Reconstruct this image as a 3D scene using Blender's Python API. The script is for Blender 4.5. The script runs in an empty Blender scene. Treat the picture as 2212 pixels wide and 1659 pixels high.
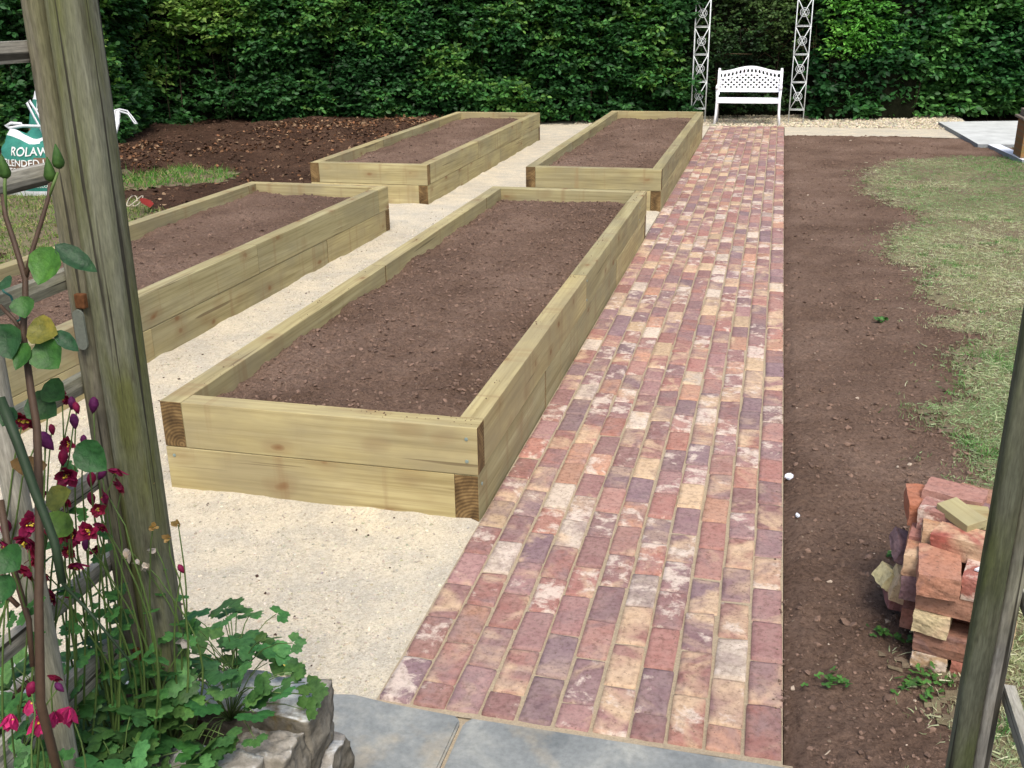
import bpy, bmesh, math, random
import numpy as np
from mathutils import Vector, Matrix

rnd = random.Random(7)
rng = np.random.default_rng(11)
C = bpy.context.scene.collection

# ------------------------------------------------------------------ survey
# the site was measured from the photograph: a level ground plane seen from a camera 1.95 m above the path
FOC, CAM_H = 2200.0, 1.95
def _camera_axes(roll=math.radians(0.8), vp=(1694, -3)):
    vx, vy = (vp[0]-1106)/FOC, -(vp[1]-829.5)/FOC
    a = vx*math.cos(roll)+vy*math.sin(roll); b = -vx*math.sin(roll)+vy*math.cos(roll)
    th = math.atan(b); psi = math.atan(a*math.cos(th))
    f = Vector((-math.sin(psi)*math.cos(th), math.cos(psi)*math.cos(th), -math.sin(th)))
    r0 = Vector((math.cos(psi), math.sin(psi), 0))
    u0 = Vector((-math.sin(psi)*math.sin(th), math.cos(psi)*math.sin(th), math.cos(th)))
    c, s = math.cos(roll), math.sin(roll)
    return f, c*r0-s*u0, s*r0+c*u0
FW, RT, UP = _camera_axes()
def ray(x, y):
    return FW + RT*((x-1106)/FOC) - UP*((y-829.5)/FOC)
def G(x, y, z=0.0):                       # point of the level z
    d = ray(x, y); t = (z-CAM_H)/d.z
    return Vector((d.x*t, d.y*t, z))
def PX(x, y, X):                          # point of the upright plane x = X
    d = ray(x, y); t = X/d.x
    return Vector((X, d.y*t, CAM_H+d.z*t))
def PY(x, y, Y):
    d = ray(x, y); t = Y/d.y
    return Vector((d.x*t, Y, CAM_H+d.z*t))
def PD(x, y, dist):
    d = ray(x, y)
    return Vector((0, 0, CAM_H))+d*dist

# ------------------------------------------------------------------ noise
def _h(i, j, seed):
    n = (i*374761393 + j*668265263 + seed*1442695041) & 0xffffffff
    n = ((n ^ (n >> 13))*1274126177) & 0xffffffff
    return ((n ^ (n >> 16)) & 0xffff)/65535.0
def vnoise(x, y, seed=0):
    x = np.asarray(x, float); y = np.asarray(y, float)
    i = np.floor(x).astype(np.int64); j = np.floor(y).astype(np.int64)
    fx = x-i; fy = y-j
    fx = fx*fx*(3-2*fx); fy = fy*fy*(3-2*fy)
    a = _h(i, j, seed); b = _h(i+1, j, seed); c = _h(i, j+1, seed); d = _h(i+1, j+1, seed)
    return (a*(1-fx)+b*fx)*(1-fy)+(c*(1-fx)+d*fx)*fy
def fbm(x, y, seed=0, o=4):
    s = 0; a = 0.5
    for k in range(o):
        s = s+a*(vnoise(np.asarray(x)*2**k, np.asarray(y)*2**k, seed+k*17)-0.5); a *= 0.55
    return s

# ------------------------------------------------------------------ materials
def nmat(name, rough=0.8, spec=0.3):
    m = bpy.data.materials.new(name); m.use_nodes = True
    nt = m.node_tree; b = nt.nodes['Principled BSDF']
    b.inputs['Roughness'].default_value = rough
    b.inputs['Specular IOR Level'].default_value = spec
    return m, nt, b
def N(nt, kind, **kw):
    n = nt.nodes.new(kind)
    for k, v in kw.items():
        if hasattr(n, k) and not k.startswith('i_'): setattr(n, k, v)
        else: n.inputs[k[2:].replace('_', ' ')].default_value = v
    return n
def L(nt, a, b): nt.links.new(a, b)
def ramp(nt, fac, stops):
    r = nt.nodes.new('ShaderNodeValToRGB')
    e = r.color_ramp.elements
    while len(e) < len(stops): e.new(0.5)
    for q, (p, c) in zip(e, stops):
        q.position = p; q.color = (c[0], c[1], c[2], 1) if not isinstance(c, (int, float)) else (c, c, c, 1)
    L(nt, fac, r.inputs[0]); return r.outputs[0]
def noise(nt, vec, scale, detail=4, rough=0.55, dist=0.0):
    n = nt.nodes.new('ShaderNodeTexNoise')
    n.inputs['Scale'].default_value = scale; n.inputs['Detail'].default_value = detail
    n.inputs['Roughness'].default_value = rough; n.inputs['Distortion'].default_value = dist
    if vec is not None: L(nt, vec, n.inputs['Vector'])
    return n.outputs['Fac']
def mix(nt, fac, a, b, mode='MIX'):
    n = nt.nodes.new('ShaderNodeMix'); n.data_type = 'RGBA'; n.blend_type = mode
    for s, v in ((0, fac), (6, a), (7, b)):
        if hasattr(v, 'is_output'): L(nt, v, n.inputs[s])
        elif s == 0: n.inputs[0].default_value = v
        else: n.inputs[s].default_value = (v[0], v[1], v[2], 1)
    return n.outputs[2]
def bump(nt, b, h, strength=0.5, dist=0.01, prev=None):
    n = nt.nodes.new('ShaderNodeBump'); n.inputs['Strength'].default_value = strength
    n.inputs['Distance'].default_value = dist; L(nt, h, n.inputs['Height'])
    if prev is not None: L(nt, prev, n.inputs['Normal'])
    if b is not None: L(nt, n.outputs[0], b.inputs['Normal'])
    return n.outputs[0]
def objco(nt, scale=(1, 1, 1), rand=True):
    t = nt.nodes.new('ShaderNodeTexCoord'); mp = nt.nodes.new('ShaderNodeMapping')
    mp.inputs['Scale'].default_value = scale
    if rand:
        oi = nt.nodes.new('ShaderNodeObjectInfo'); mu = nt.nodes.new('ShaderNodeMath'); mu.operation = 'MULTIPLY'
        mu.inputs[1].default_value = 37.0; L(nt, oi.outputs['Random'], mu.inputs[0])
        ad = nt.nodes.new('ShaderNodeVectorMath'); ad.operation = 'ADD'
        L(nt, t.outputs['Object'], ad.inputs[0]); L(nt, mu.outputs[0], ad.inputs[1]); L(nt, ad.outputs[0], mp.inputs[0])
    else: L(nt, t.outputs['Object'], mp.inputs[0])
    return mp.outputs[0]
def attr(nt, name='Col'):
    a = nt.nodes.new('ShaderNodeAttribute'); a.attribute_name = name; return a.outputs['Color']

def timber_mat(name, cols, endgrain=False):
    m, nt, b = nmat(name, 0.75, 0.25)
    if endgrain:
        v = objco(nt, (1, 1, 1)); n = noise(nt, v, 7, 5, .6, 1.2)
        col = ramp(nt, n, [(.3, (.050, .030, .012)), (.5, (.135, .085, .035)), (.68, (.24, .16, .07))])
        wv = nt.nodes.new('ShaderNodeTexWave'); wv.wave_type = 'RINGS'; wv.rings_direction = 'X'; wv.inputs['Scale'].default_value = 22; wv.inputs['Distortion'].default_value = 3; wv.inputs['Detail Scale'].default_value = .6
        t = nt.nodes.new('ShaderNodeTexCoord'); mp = nt.nodes.new('ShaderNodeMapping'); mp.inputs['Location'].default_value = (0, .03, .09); L(nt, t.outputs['Object'], mp.inputs[0]); L(nt, mp.outputs[0], wv.inputs[0])
        col = mix(nt, .6, col, ramp(nt, wv.outputs['Fac'], [(.3, (.5, .45, .4)), (.7, (1.25, 1.25, 1.2))]), 'MULTIPLY')
        L(nt, col, b.inputs['Base Color']); bump(nt, b, noise(nt, v, 60, 3), .3, .003); return m
    v = objco(nt, (1, 1, 1))
    vs = objco(nt, (0.55, 9, 9)); vf = objco(nt, (1.6, 70, 70))
    g = noise(nt, vs, 1.6, 5, .6, .8); f = noise(nt, vf, 1.0, 4, .6)
    c = ramp(nt, g, [(.25, cols[0]), (.5, cols[1]), (.75, cols[2])])
    c = mix(nt, .45, c, ramp(nt, f, [(.36, (.55, .5, .42)), (.52, (1, 1, 1)), (.7, (1.12, 1.12, 1.12))]), 'MULTIPLY')
    # large stain clouds and saw-mark bands across the board
    st = noise(nt, objco(nt, (1.2, 2.5, 2.5)), 1.3, 4, .6)
    c = mix(nt, ramp(nt, st, [(.43, 0.0), (.66, .65)]), c, (.245, .215, .135))
    oi = nt.nodes.new('ShaderNodeObjectInfo')
    c = mix(nt, 1.0, c, ramp(nt, oi.outputs['Random'], [(.0, (.82, .84, .86)), (.5, (1, .99, .95)), (1, (1.1, 1.06, 1.0))]), 'MULTIPLY')
    sw = noise(nt, objco(nt, (14, .6, 1.0)), 1.0, 3, .5)
    c = mix(nt, ramp(nt, sw, [(.58, 0.0), (.70, .5)]), c, (.25, .17, .085))
    ck = noise(nt, objco(nt, (1.1, 30, 30)), 1.0, 2, .4)
    c = mix(nt, ramp(nt, ck, [(.70, 0.0), (.74, .7)]), c, (.12, .085, .045))
    # knots
    vo = nt.nodes.new('ShaderNodeTexVoronoi'); vo.inputs['Scale'].default_value = 1.0
    wp = nt.nodes.new('ShaderNodeVectorMath'); wp.operation = 'MULTIPLY_ADD'; wn = nt.nodes.new('ShaderNodeTexNoise'); wn.inputs['Scale'].default_value = 5
    L(nt, objco(nt), wn.inputs['Vector']); L(nt, wn.outputs['Color'], wp.inputs[0]); wp.inputs[1].default_value = (.5, .5, .5); L(nt, objco(nt, (3.6, 6.0, 6.0)), wp.inputs[2]); L(nt, wp.outputs[0], vo.inputs['Vector'])
    c = mix(nt, ramp(nt, vo.outputs['Distance'], [(.04, .9), (.10, .55), (.13, .25), (.26, .12), (.34, 0.0)]), c, (.19, .095, .04))
    L(nt, c, b.inputs['Base Color'])
    p = bump(nt, None, f, .25, .003); bump(nt, b, g, .15, .004, p)
    return m
M = {}
M['timber'] = timber_mat('new_pine_timber', [(.27, .225, .108), (.385, .332, .170), (.485, .43, .245)])
M['timber_end'] = timber_mat('timber_end_grain', None, True)
M['offcut'] = timber_mat('offcut_timber', [(.36, .31, .14), (.45, .40, .20), (.52, .47, .26)])

def weathered_mat(name, base, green, dark):
    m, nt, b = nmat(name, 0.85, 0.2)
    v = objco(nt, (14, 14, 1.0)); vf = objco(nt, (120, 120, 3.5)); vb = objco(nt, (9, 9, 1.4))
    n1 = noise(nt, v, 1.2, 5, .6, .5); n2 = noise(nt, vf, 1, 4, .6); n3 = noise(nt, vb, 1.1, 4, .6, .4)
    c = ramp(nt, n1, [(.28, dark), (.5, base), (.75, tuple(x*1.25 for x in base))])
    c = mix(nt, ramp(nt, n3, [(.44, 0.0), (.6, .85)]), c, green)
    c = mix(nt, .5, c, ramp(nt, n2, [(.3, (.55, .55, .52)), (.65, (1.1, 1.1, 1.1))]), 'MULTIPLY')
    cr = noise(nt, objco(nt, (60, 60, 1.2)), 1.0, 2, .4, .6)
    c = mix(nt, ramp(nt, cr, [(.62, 0.0), (.655, .9)]), c, (.03, .027, .02))
    kn = noise(nt, objco(nt, (24, 24, 7)), 1.0, 4, .6)
    c = mix(nt, ramp(nt, kn, [(.60, 0.0), (.72, .7)]), c, dark)
    ft = noise(nt, objco(nt, (300, 300, 40)), 1.0, 3, .6)
    c = mix(nt, .7, c, ramp(nt, ft, [(.3, (.6, .6, .6)), (.65, (1.25, 1.25, 1.25))]), 'MULTIPLY')
    L(nt, c, b.inputs['Base Color']); p = bump(nt, None, n2, .45, .003); bump(nt, b, n1, .4, .006, p)
    return m
M['post'] = weathered_mat('weathered_post', (.165, .17, .12), (.115, .125, .035), (.072, .066, .042))
M['shadepost'] = weathered_mat('mossy_post_painted_shade', (.125, .132, .09), (.085, .10, .035), (.05, .05, .03))  # darker copy of the post wood; shade of its unlit side painted in
M['strip'] = weathered_mat('weathered_batten', (.21, .195, .145), (.15, .147, .075), (.075, .065, .045))
M['rail'] = weathered_mat('weathered_rail', (.36, .345, .295), (.23, .225, .15), (.17, .155, .125))

def soil_mat(name, a, b_, c_):
    m, nt, b = nmat(name, 0.95, 0.1)
    v = objco(nt, rand=False)
    n1 = noise(nt, v, 1.3, 5, .6); n2 = noise(nt, v, 60, 6, .7); n3 = noise(nt, v, 260, 4, .7)
    c = ramp(nt, n1, [(.3, a), (.5, b_), (.7, c_)])
    c = mix(nt, .7, c, ramp(nt, n2, [(.36, (.40, .37, .35)), (.5, (.95, .95, .95)), (.68, (1.3, 1.3, 1.3))]), 'MULTIPLY')
    vo = nt.nodes.new('ShaderNodeTexVoronoi'); vo.inputs['Scale'].default_value = 55; L(nt, v, vo.inputs['Vector'])
    sep = nt.nodes.new('ShaderNodeSeparateColor'); L(nt, vo.outputs['Color'], sep.inputs[0])
    gr = nt.nodes.new('ShaderNodeMath'); gr.operation = 'GREATER_THAN'; gr.inputs[1].default_value = .965; L(nt, sep.outputs[0], gr.inputs[0])
    lt = nt.nodes.new('ShaderNodeMath'); lt.operation = 'LESS_THAN'; lt.inputs[1].default_value = .28; L(nt, vo.outputs['Distance'], lt.inputs[0])
    mu = nt.nodes.new('ShaderNodeMath'); mu.operation = 'MULTIPLY'; L(nt, gr.outputs[0], mu.inputs[0]); L(nt, lt.outputs[0], mu.inputs[1])
    c = mix(nt, mu.outputs[0], c, (.33, .25, .18))
    L(nt, c, b.inputs['Base Color'])
    p = bump(nt, None, n2, 1.0, .022); bump(nt, b, n3, .8, .008, p)
    return m
M['soil'] = soil_mat('topsoil', (.118, .075, .052), (.192, .127, .092), (.255, .175, .130))
M['dug'] = soil_mat('dug_soil', (.045, .026, .017), (.075, .043, .028), (.11, .066, .043))

def gravel_mat():
    m, nt, b = nmat('limestone_gravel', 0.95, 0.1)
    v = objco(nt, rand=False)
    vo = nt.nodes.new('ShaderNodeTexVoronoi'); vo.inputs['Scale'].default_value = 85; L(nt, v, vo.inputs['Vector'])
    n1 = noise(nt, v, 1.1, 5, .65); n2 = noise(nt, v, 190, 5, .7); n3 = noise(nt, v, 5, 4, .6)
    c = ramp(nt, n1, [(.32, (.48, .435, .345)), (.5, (.555, .50, .385)), (.68, (.60, .535, .40))])
    c = mix(nt, ramp(nt, n3, [(.42, 0.0), (.62, .6)]), c, (.42, .395, .335))
    c = mix(nt, .55, c, ramp(nt, n2, [(.34, (.5, .47, .42)), (.5, (1.0, 1.0, 1.0)), (.7, (1.2, 1.2, 1.2))]), 'MULTIPLY')
    sep = nt.nodes.new('ShaderNodeSeparateColor'); L(nt, vo.outputs['Color'], sep.inputs[0])
    c = mix(nt, .4, c, ramp(nt, sep.outputs[1], [(.0, (.66, .63, .6)), (1, (1.22, 1.22, 1.22))]), 'MULTIPLY')
    L(nt, c, b.inputs['Base Color'])
    p = bump(nt, None, vo.outputs['Distance'], .5, .006); bump(nt, b, n2, .6, .004, p)
    return m
M['gravel'] = gravel_mat()
def attr_mat(name, rough=.9, spec=.15, nscale=60, amt=.4, bstr=.3, bd=.003, var='Col', rand=False):
    m, nt, b = nmat(name, rough, spec)
    v = objco(nt, rand=rand); n = noise(nt, v, nscale, 5, .65)
    c = mix(nt, amt, attr(nt, var), ramp(nt, n, [(.3, (.5, .5, .5)), (.65, (1.25, 1.25, 1.25))]), 'MULTIPLY')
    L(nt, c, b.inputs['Base Color']); bump(nt, b, n, bstr, bd); return m
M['stones'] = attr_mat('loose_grit', nscale=90)
M['crumb'] = attr_mat('soil_crumbs', nscale=120, amt=.5)

def leaf_mat(name, rough=.42, spec=.45, trans=.25, mott=0.0):
    m = bpy.data.materials.new(name); m.use_nodes = True; nt = m.node_tree
    b = nt.nodes['Principled BSDF']; b.inputs['Roughness'].default_value = rough
    b.inputs['Specular IOR Level'].default_value = spec
    a = attr(nt)
    if mott:
        v = objco(nt); n1 = noise(nt, v, 90, 4, .6); n2 = noise(nt, v, 28, 4, .6)
        a = mix(nt, mott, a, ramp(nt, n1, [(.3, (.45, .5, .4)), (.6, (1.35, 1.25, 1.2))]), 'MULTIPLY')
        a = mix(nt, ramp(nt, n2, [(.5, 0.0), (.75, .45)]), a, mix(nt, 1.0, a, (2.2, 1.7, 1.2), 'MULTIPLY'))
        bump(nt, b, n1, .5, .004)
    L(nt, a, b.inputs['Base Color'])
    t = nt.nodes.new('ShaderNodeBsdfTranslucent')
    L(nt, mix(nt, 1.0, a, (1.3, 1.5, .6), 'MULTIPLY'), t.inputs['Color'])
    ms = nt.nodes.new('ShaderNodeMixShader'); ms.inputs[0].default_value = trans
    L(nt, b.outputs[0], ms.inputs[1]); L(nt, t.outputs[0], ms.inputs[2])
    L(nt, ms.outputs[0], nt.nodes['Material Output'].inputs['Surface']); return m
M['leaf'] = leaf_mat('hedge_leaf', .52, .28)
M['grass'] = leaf_mat('grass_blade', .6, .2, .25)
M['herb'] = leaf_mat('herb_leaf', .5, .3, .2, .7)
M['petal'] = leaf_mat('petal', .6, .2, .3, .6)
M['litter'] = attr_mat('dead_leaf', nscale=40, amt=.3)
M['bark'] = attr_mat('twig_bark', nscale=40, amt=.5)

def brick_mat(name, rand=False, dust=(.05, .30)):
    # each brick carries its own colour and its own fire marks; both are drawn from the clay, not from light
    m, nt, b = nmat(name, 0.85, 0.22)
    t = nt.nodes.new('ShaderNodeTexCoord')
    off = nt.nodes.new('ShaderNodeVectorMath'); off.operation = 'MULTIPLY_ADD'
    off.inputs[1].default_value = (40, 40, 40)
    L(nt, attr(nt, 'Rnd'), off.inputs[0]); L(nt, t.outputs['Object'], off.inputs[2])
    v = off.outputs[0]
    sp = nt.nodes.new('ShaderNodeSeparateColor'); L(nt, attr(nt, 'Rnd'), sp.inputs[0])
    n1 = noise(nt, v, 9, 4, .6, .6); n2 = noise(nt, v, 55, 5, .7); n3 = noise(nt, v, 6, 3, .5, .8); n4 = noise(nt, v, 240, 3, .6)
    n4_ = noise(nt, v, 12, 5, .65, .3)
    def thr(n, ch, lo, hi, top=.9):
        a = nt.nodes.new('ShaderNodeMath'); a.operation = 'MULTIPLY_ADD'; a.inputs[1].default_value = .42; L(nt, sp.outputs[ch], a.inputs[0]); L(nt, n, a.inputs[2])
        return ramp(nt, a.outputs[0], [(lo, 0.0), ((lo+hi)/2, top*.6), (hi, top)])
    c = attr(nt)
    c = mix(nt, thr(n3, 0, .78, .97, .85), c, (.55, .40, .25))     # yellow buff bloom
    c = mix(nt, thr(n1, 1, .72, .96, .65), c, (.17, .115, .125))    # purple-blue burn
    c = mix(nt, thr(n4_, 2, .86, .97, .8), c, (.62, .53, .44))
    c = mix(nt, ramp(nt, noise(nt, v, 14, 5, .7), [(.35, dust[0]), (.7, dust[1])]), c, (.46, .36, .30))    # pale lime bloom
    c = mix(nt, .75, c, ramp(nt, n2, [(.33, (.55, .52, .5)), (.5, (1, 1, 1)), (.68, (1.2, 1.2, 1.2))]), 'MULTIPLY')
    pit = noise(nt, v, 85, 2, .5)
    c = mix(nt, ramp(nt, pit, [(.65, 0.0), (.72, .6)]), c, (.12, .075, .055))
    L(nt, c, b.inputs['Base Color'])
    p = bump(nt, None, n2, .5, .004); p = bump(nt, None, pit, -.4, .004, p); bump(nt, b, n4, .25, .002, p)
    return m
M['brick'] = brick_mat('reclaimed_brick')
M['lbrick'] = brick_mat('loose_reclaimed_brick', dust=(.0, .16))
def simple(name, col, rough=.7, spec=.3, nscale=30, amt=.4, bstr=.25, bd=.002, metal=0.0, rand=True, stretch=(1, 1, 1)):
    m, nt, b = nmat(name, rough, spec)
    v = objco(nt, stretch, rand); n = noise(nt, v, nscale, 5, .65)
    c = mix(nt, amt, col, ramp(nt, n, [(.3, (.6, .6, .6)), (.65, (1.2, 1.2, 1.2))]), 'MULTIPLY')
    L(nt, c, b.inputs['Base Color']); b.inputs['Metallic'].default_value = metal
    bump(nt, b, n, bstr, bd); return m
M['sand'] = simple('jointing_sand', (.36, .30, .21), .95, .1, 160, .6, .6, .004, rand=False)
M['white'] = simple('white_paint', (.86, .87, .92), .45, .4, 20, .06, .05)
M['archmetal'] = simple('galvanised_rod', (.66, .70, .70), .6, .4, 90, .5, .1)
M['screw'] = simple('screw_head', (.30, .38, .36), .4, .5, 80, .4, .1, .001, .6)
M['rust'] = simple('rusty_iron', (.13, .055, .022), .9, .2, 120, .8, .6)
M['zinc'] = simple('dull_zinc', (.20, .22, .18), .6, .4, 160, .4, .1, .001, .3)
M['stem'] = simple('green_stem', (.085, .14, .035), .6, .3, 50, .4, .1)
M['cane'] = simple('rose_cane', (.065, .040, .025), .6, .3, 60, .5, .3)
M['greencane'] = simple('green_cane', (.018, .036, .016), .6, .3, 60, .4, .3)
M['wire'] = simple('green_wire', (.01, .10, .08), .5, .4, 60, .2, .1)
M['seedhead'] = simple('dried_flower', (.34, .24, .12), .8, .2, 90, .4, .2)
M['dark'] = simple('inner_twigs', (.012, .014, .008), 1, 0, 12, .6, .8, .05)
M['plastic'] = simple('plaster_scrap', (.60, .63, .68), .7, .2, 40, .3, .2)
def lichen_mat():
    m, nt, b = nmat('lichened_stone', .95, .05)
    v = objco(nt, (1, 1, 1))
    n1 = noise(nt, v, 7, 6, .65, .3); n2 = noise(nt, v, 70, 5, .7); n3 = noise(nt, v, 11, 5, .6, .5)
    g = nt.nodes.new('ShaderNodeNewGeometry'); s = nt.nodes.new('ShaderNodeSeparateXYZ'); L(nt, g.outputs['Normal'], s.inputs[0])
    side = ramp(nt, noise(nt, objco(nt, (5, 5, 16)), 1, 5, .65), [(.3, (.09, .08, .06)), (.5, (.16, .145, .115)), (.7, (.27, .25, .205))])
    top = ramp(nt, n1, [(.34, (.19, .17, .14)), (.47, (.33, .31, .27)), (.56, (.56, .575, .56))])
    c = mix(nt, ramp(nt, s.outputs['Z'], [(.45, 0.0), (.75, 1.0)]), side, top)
    c = mix(nt, ramp(nt, n3, [(.58, 0.0), (.68, .8)]), c, (.15, .105, .03))
    c = mix(nt, .5, c, ramp(nt, n2, [(.3, (.45, .45, .45)), (.6, (1.15, 1.15, 1.15))]), 'MULTIPLY')
    L(nt, c, b.inputs['Base Color']); p = bump(nt, None, n2, .6, .006); bump(nt, b, n1, .4, .015, p); return m
M['lichen'] = lichen_mat()
def flag_mat():
    m, nt, b = nmat('blue_grey_flagstone', .85, .25)
    v = objco(nt); n1 = noise(nt, v, 5, 6, .65, .4); n2 = noise(nt, v, 60, 5, .7); n3 = noise(nt, v, 3, 5, .6)
    c = ramp(nt, n1, [(.3, (.15, .165, .165)), (.5, (.225, .24, .232)), (.68, (.33, .335, .30))])
    c = mix(nt, ramp(nt, n3, [(.56, 0.0), (.68, .6)]), c, (.38, .32, .22))
    c = mix(nt, .45, c, ramp(nt, n2, [(.3, (.6, .6, .6)), (.6, (1.15, 1.15, 1.15))]), 'MULTIPLY')
    L(nt, c, b.inputs['Base Color']); p = bump(nt, None, n2, .4, .003); bump(nt, b, n1, .3, .008, p); return m
M['flag'] = flag_mat()
M['concrete'] = simple('pale_concrete', (.50, .52, .50), .85, .2, 4, .45, .3, .003, rand=False)
M['kerb'] = simple('white_kerb', (.70, .74, .80), .8, .2, 14, .2, .1)
M['kerbside'] = simple('grey_concrete_side', (.24, .26, .27), .9, .2, 14, .4, .3)
def pier_mat():
    m, nt, b = nmat('mossy_brick_pier', .9, .2)
    t = nt.nodes.new('ShaderNodeTexCoord'); mp = nt.nodes.new('ShaderNodeMapping'); mp.inputs['Rotation'].default_value = (math.pi/2, 0, 0)
    L(nt, t.outputs['Object'], mp.inputs[0])
    n = noise(nt, t.outputs['Object'], 5, 5, .6); n2 = noise(nt, t.outputs['Object'], 60, 4, .6)
    bt = nt.nodes.new('ShaderNodeTexBrick'); L(nt, mp.outputs[0], bt.inputs[0]); bt.inputs['Scale'].default_value = 1
    bt.inputs['Brick Width'].default_value = .22; bt.inputs['Row Height'].default_value = .075; bt.inputs['Mortar Size'].default_value = .006
    bt.inputs['Color1'].default_value = (.30, .14, .07, 1); bt.inputs['Color2'].default_value = (.24, .13, .055, 1); bt.inputs['Mortar'].default_value = (.20, .16, .10, 1)
    c = mix(nt, ramp(nt, n, [(.45, 0.0), (.62, .7)]), bt.outputs[0], (.20, .15, .04))
    c = mix(nt, .4, c, ramp(nt, n2, [(.3, .6), (.6, 1.1)]), 'MULTIPLY')
    L(nt, c, b.inputs['Base Color']); bump(nt, b, n2, .4, .004); return m
M['pier'] = pier_mat()
M['cap'] = simple('weathered_coping', (.20, .165, .13), .9, .2, 25, .6, .5, .006)
M['sackteal'] = simple('teal_woven_sack', (.035, .20, .155), .75, .25, 14, .5, .6, .02)
M['sackbrown'] = simple('brown_woven_sack', (.17, .105, .065), .75, .25, 14, .4, .5, .02)
M['sackwhite'] = simple('white_woven_strap', (.62, .64, .66), .75, .25, 20, .3, .3, .006)
M['print'] = simple('white_print', (.66, .68, .66), .8, .2, 40, .3, .1)

# ------------------------------------------------------------------ mesh helpers
def tag(o, label=None, cat=None, group=None, kind=None):
    if label: o['label'] = label
    if cat: o['category'] = cat
    if group: o['group'] = group
    if kind: o['kind'] = kind
    return o
def struct(o, label, cat): return tag(o, label, cat, kind='structure')
def empty(name, loc=(0, 0, 0), rz=0.0, label=None, cat=None, group=None):
    o = bpy.data.objects.new(name, None); C.objects.link(o); o.location = loc; o.rotation_euler = (0, 0, rz)
    o.empty_display_size = .1
    return tag(o, label, cat, group)
def mkmesh(name, V, F, mats, parent=None, smooth=True, cols=None, rcol=None, midx=None, loc=None):
    me = bpy.data.meshes.new(name)
    if isinstance(F, np.ndarray):
        V = np.ascontiguousarray(V, dtype=np.float32); F = np.ascontiguousarray(F, dtype=np.int32)
        k = F.shape[1]
        me.vertices.add(len(V)); me.vertices.foreach_set('co', V.ravel())
        me.loops.add(F.size); me.loops.foreach_set('vertex_index', F.ravel())
        me.polygons.add(len(F)); me.polygons.foreach_set('loop_start', np.arange(0, F.size, k, dtype=np.int32))
        me.polygons.foreach_set('loop_total', np.full(len(F), k, dtype=np.int32))
        me.update(calc_edges=True)
    else:
        me.from_pydata([tuple(v) for v in V], [], F)
    if not isinstance(mats, (list, tuple)): mats = [mats]
    for m in mats: me.materials.append(m)
    if midx is not None: me.polygons.foreach_set('material_index', np.asarray(midx, dtype=np.int32))
    me.polygons.foreach_set('use_smooth', [smooth]*len(me.polygons))
    for nm, c in (('Col', cols), ('Rnd', rcol)):
        if c is not None:
            c = np.asarray(c, dtype=np.float32)
            if c.ndim == 1: c = np.tile(c, (len(me.vertices), 1))
            a = me.color_attributes.new(nm, 'FLOAT_COLOR', 'POINT')
            a.data.foreach_set('color', np.concatenate([c[:, :3], np.ones((len(c), 1), np.float32)], 1).ravel())
    me.validate()
    o = bpy.data.objects.new(name, me); C.objects.link(o)
    if parent: o.parent = parent
    if loc is not None: o.location = loc
    return o
def unit(v): return v/np.maximum(np.linalg.norm(v, axis=-1, keepdims=True), 1e-9)
def scatter(tv, tf, P, X, Y, Z, S):
    """copies of a template (verts tv, faces tf) at P with axes X, Y, Z scaled by S (n,3)"""
    tv = np.asarray(tv, float); tf = np.asarray(tf, int); n = len(P)
    S = np.asarray(S, float)
    if S.ndim == 1: S = np.repeat(S[:, None], 3, 1)
    V = P[:, None, :] + (tv[None, :, 0:1]*S[:, None, 0:1])*X[:, None, :] + (tv[None, :, 1:2]*S[:, None, 1:2])*Y[:, None, :] + (tv[None, :, 2:3]*S[:, None, 2:3])*Z[:, None, :]
    F = tf[None] + (np.arange(n)*len(tv))[:, None, None]
    return V.reshape(-1, 3), F.reshape(-1, tf.shape[1])
def axes_from(Yd, Nn):
    Y = unit(Yd); X = unit(np.cross(Y, Nn)); Z = np.cross(X, Y); return X, Y, Z
def randdir(n, r=rng):
    v = r.normal(size=(n, 3)); return unit(v)
LEAF_V = [(0, 0, 0), (.42, .32, .06), (.40, .66, .05), (0, 1, -.06), (-.40, .66, .05), (-.42, .32, .06), (0, .5, -.03)]
LEAF_F = [(0, 1, 6), (1, 2, 6), (2, 3, 6), (3, 4, 6), (4, 5, 6), (5, 0, 6)]
ICO_V, ICO_F = None, None
def _ico():
    bm = bmesh.new(); bmesh.ops.create_icosphere(bm, subdivisions=1, radius=1)
    v = np.array([q.co[:] for q in bm.verts]); f = np.array([[q.index for q in p.verts] for p in bm.faces]); bm.free(); return v, f
ICO_V, ICO_F = _ico()
def lumps(P, size, r, flat=.6, jit=.25):
    """one irregular pebble or crumb at each P"""
    n = len(P); X = randdir(n, r); X[:, 2] *= .3; X = unit(X); Z = unit(np.array([0, 0, 1.0])+r.normal(size=(n, 3))*.3); Y = unit(np.cross(Z, X)); X = np.cross(Y, Z)
    S = np.stack([size*r.uniform(.7, 1.4, n), size*r.uniform(.7, 1.2, n), size*flat*r.uniform(.7, 1.2, n)], 1)
    V, F = scatter(ICO_V, ICO_F, P, X, Y, Z, S)
    V = V + (r.normal(size=V.shape)*np.repeat(size, len(ICO_V))[:, None]*jit*.6)
    return V, F
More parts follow.
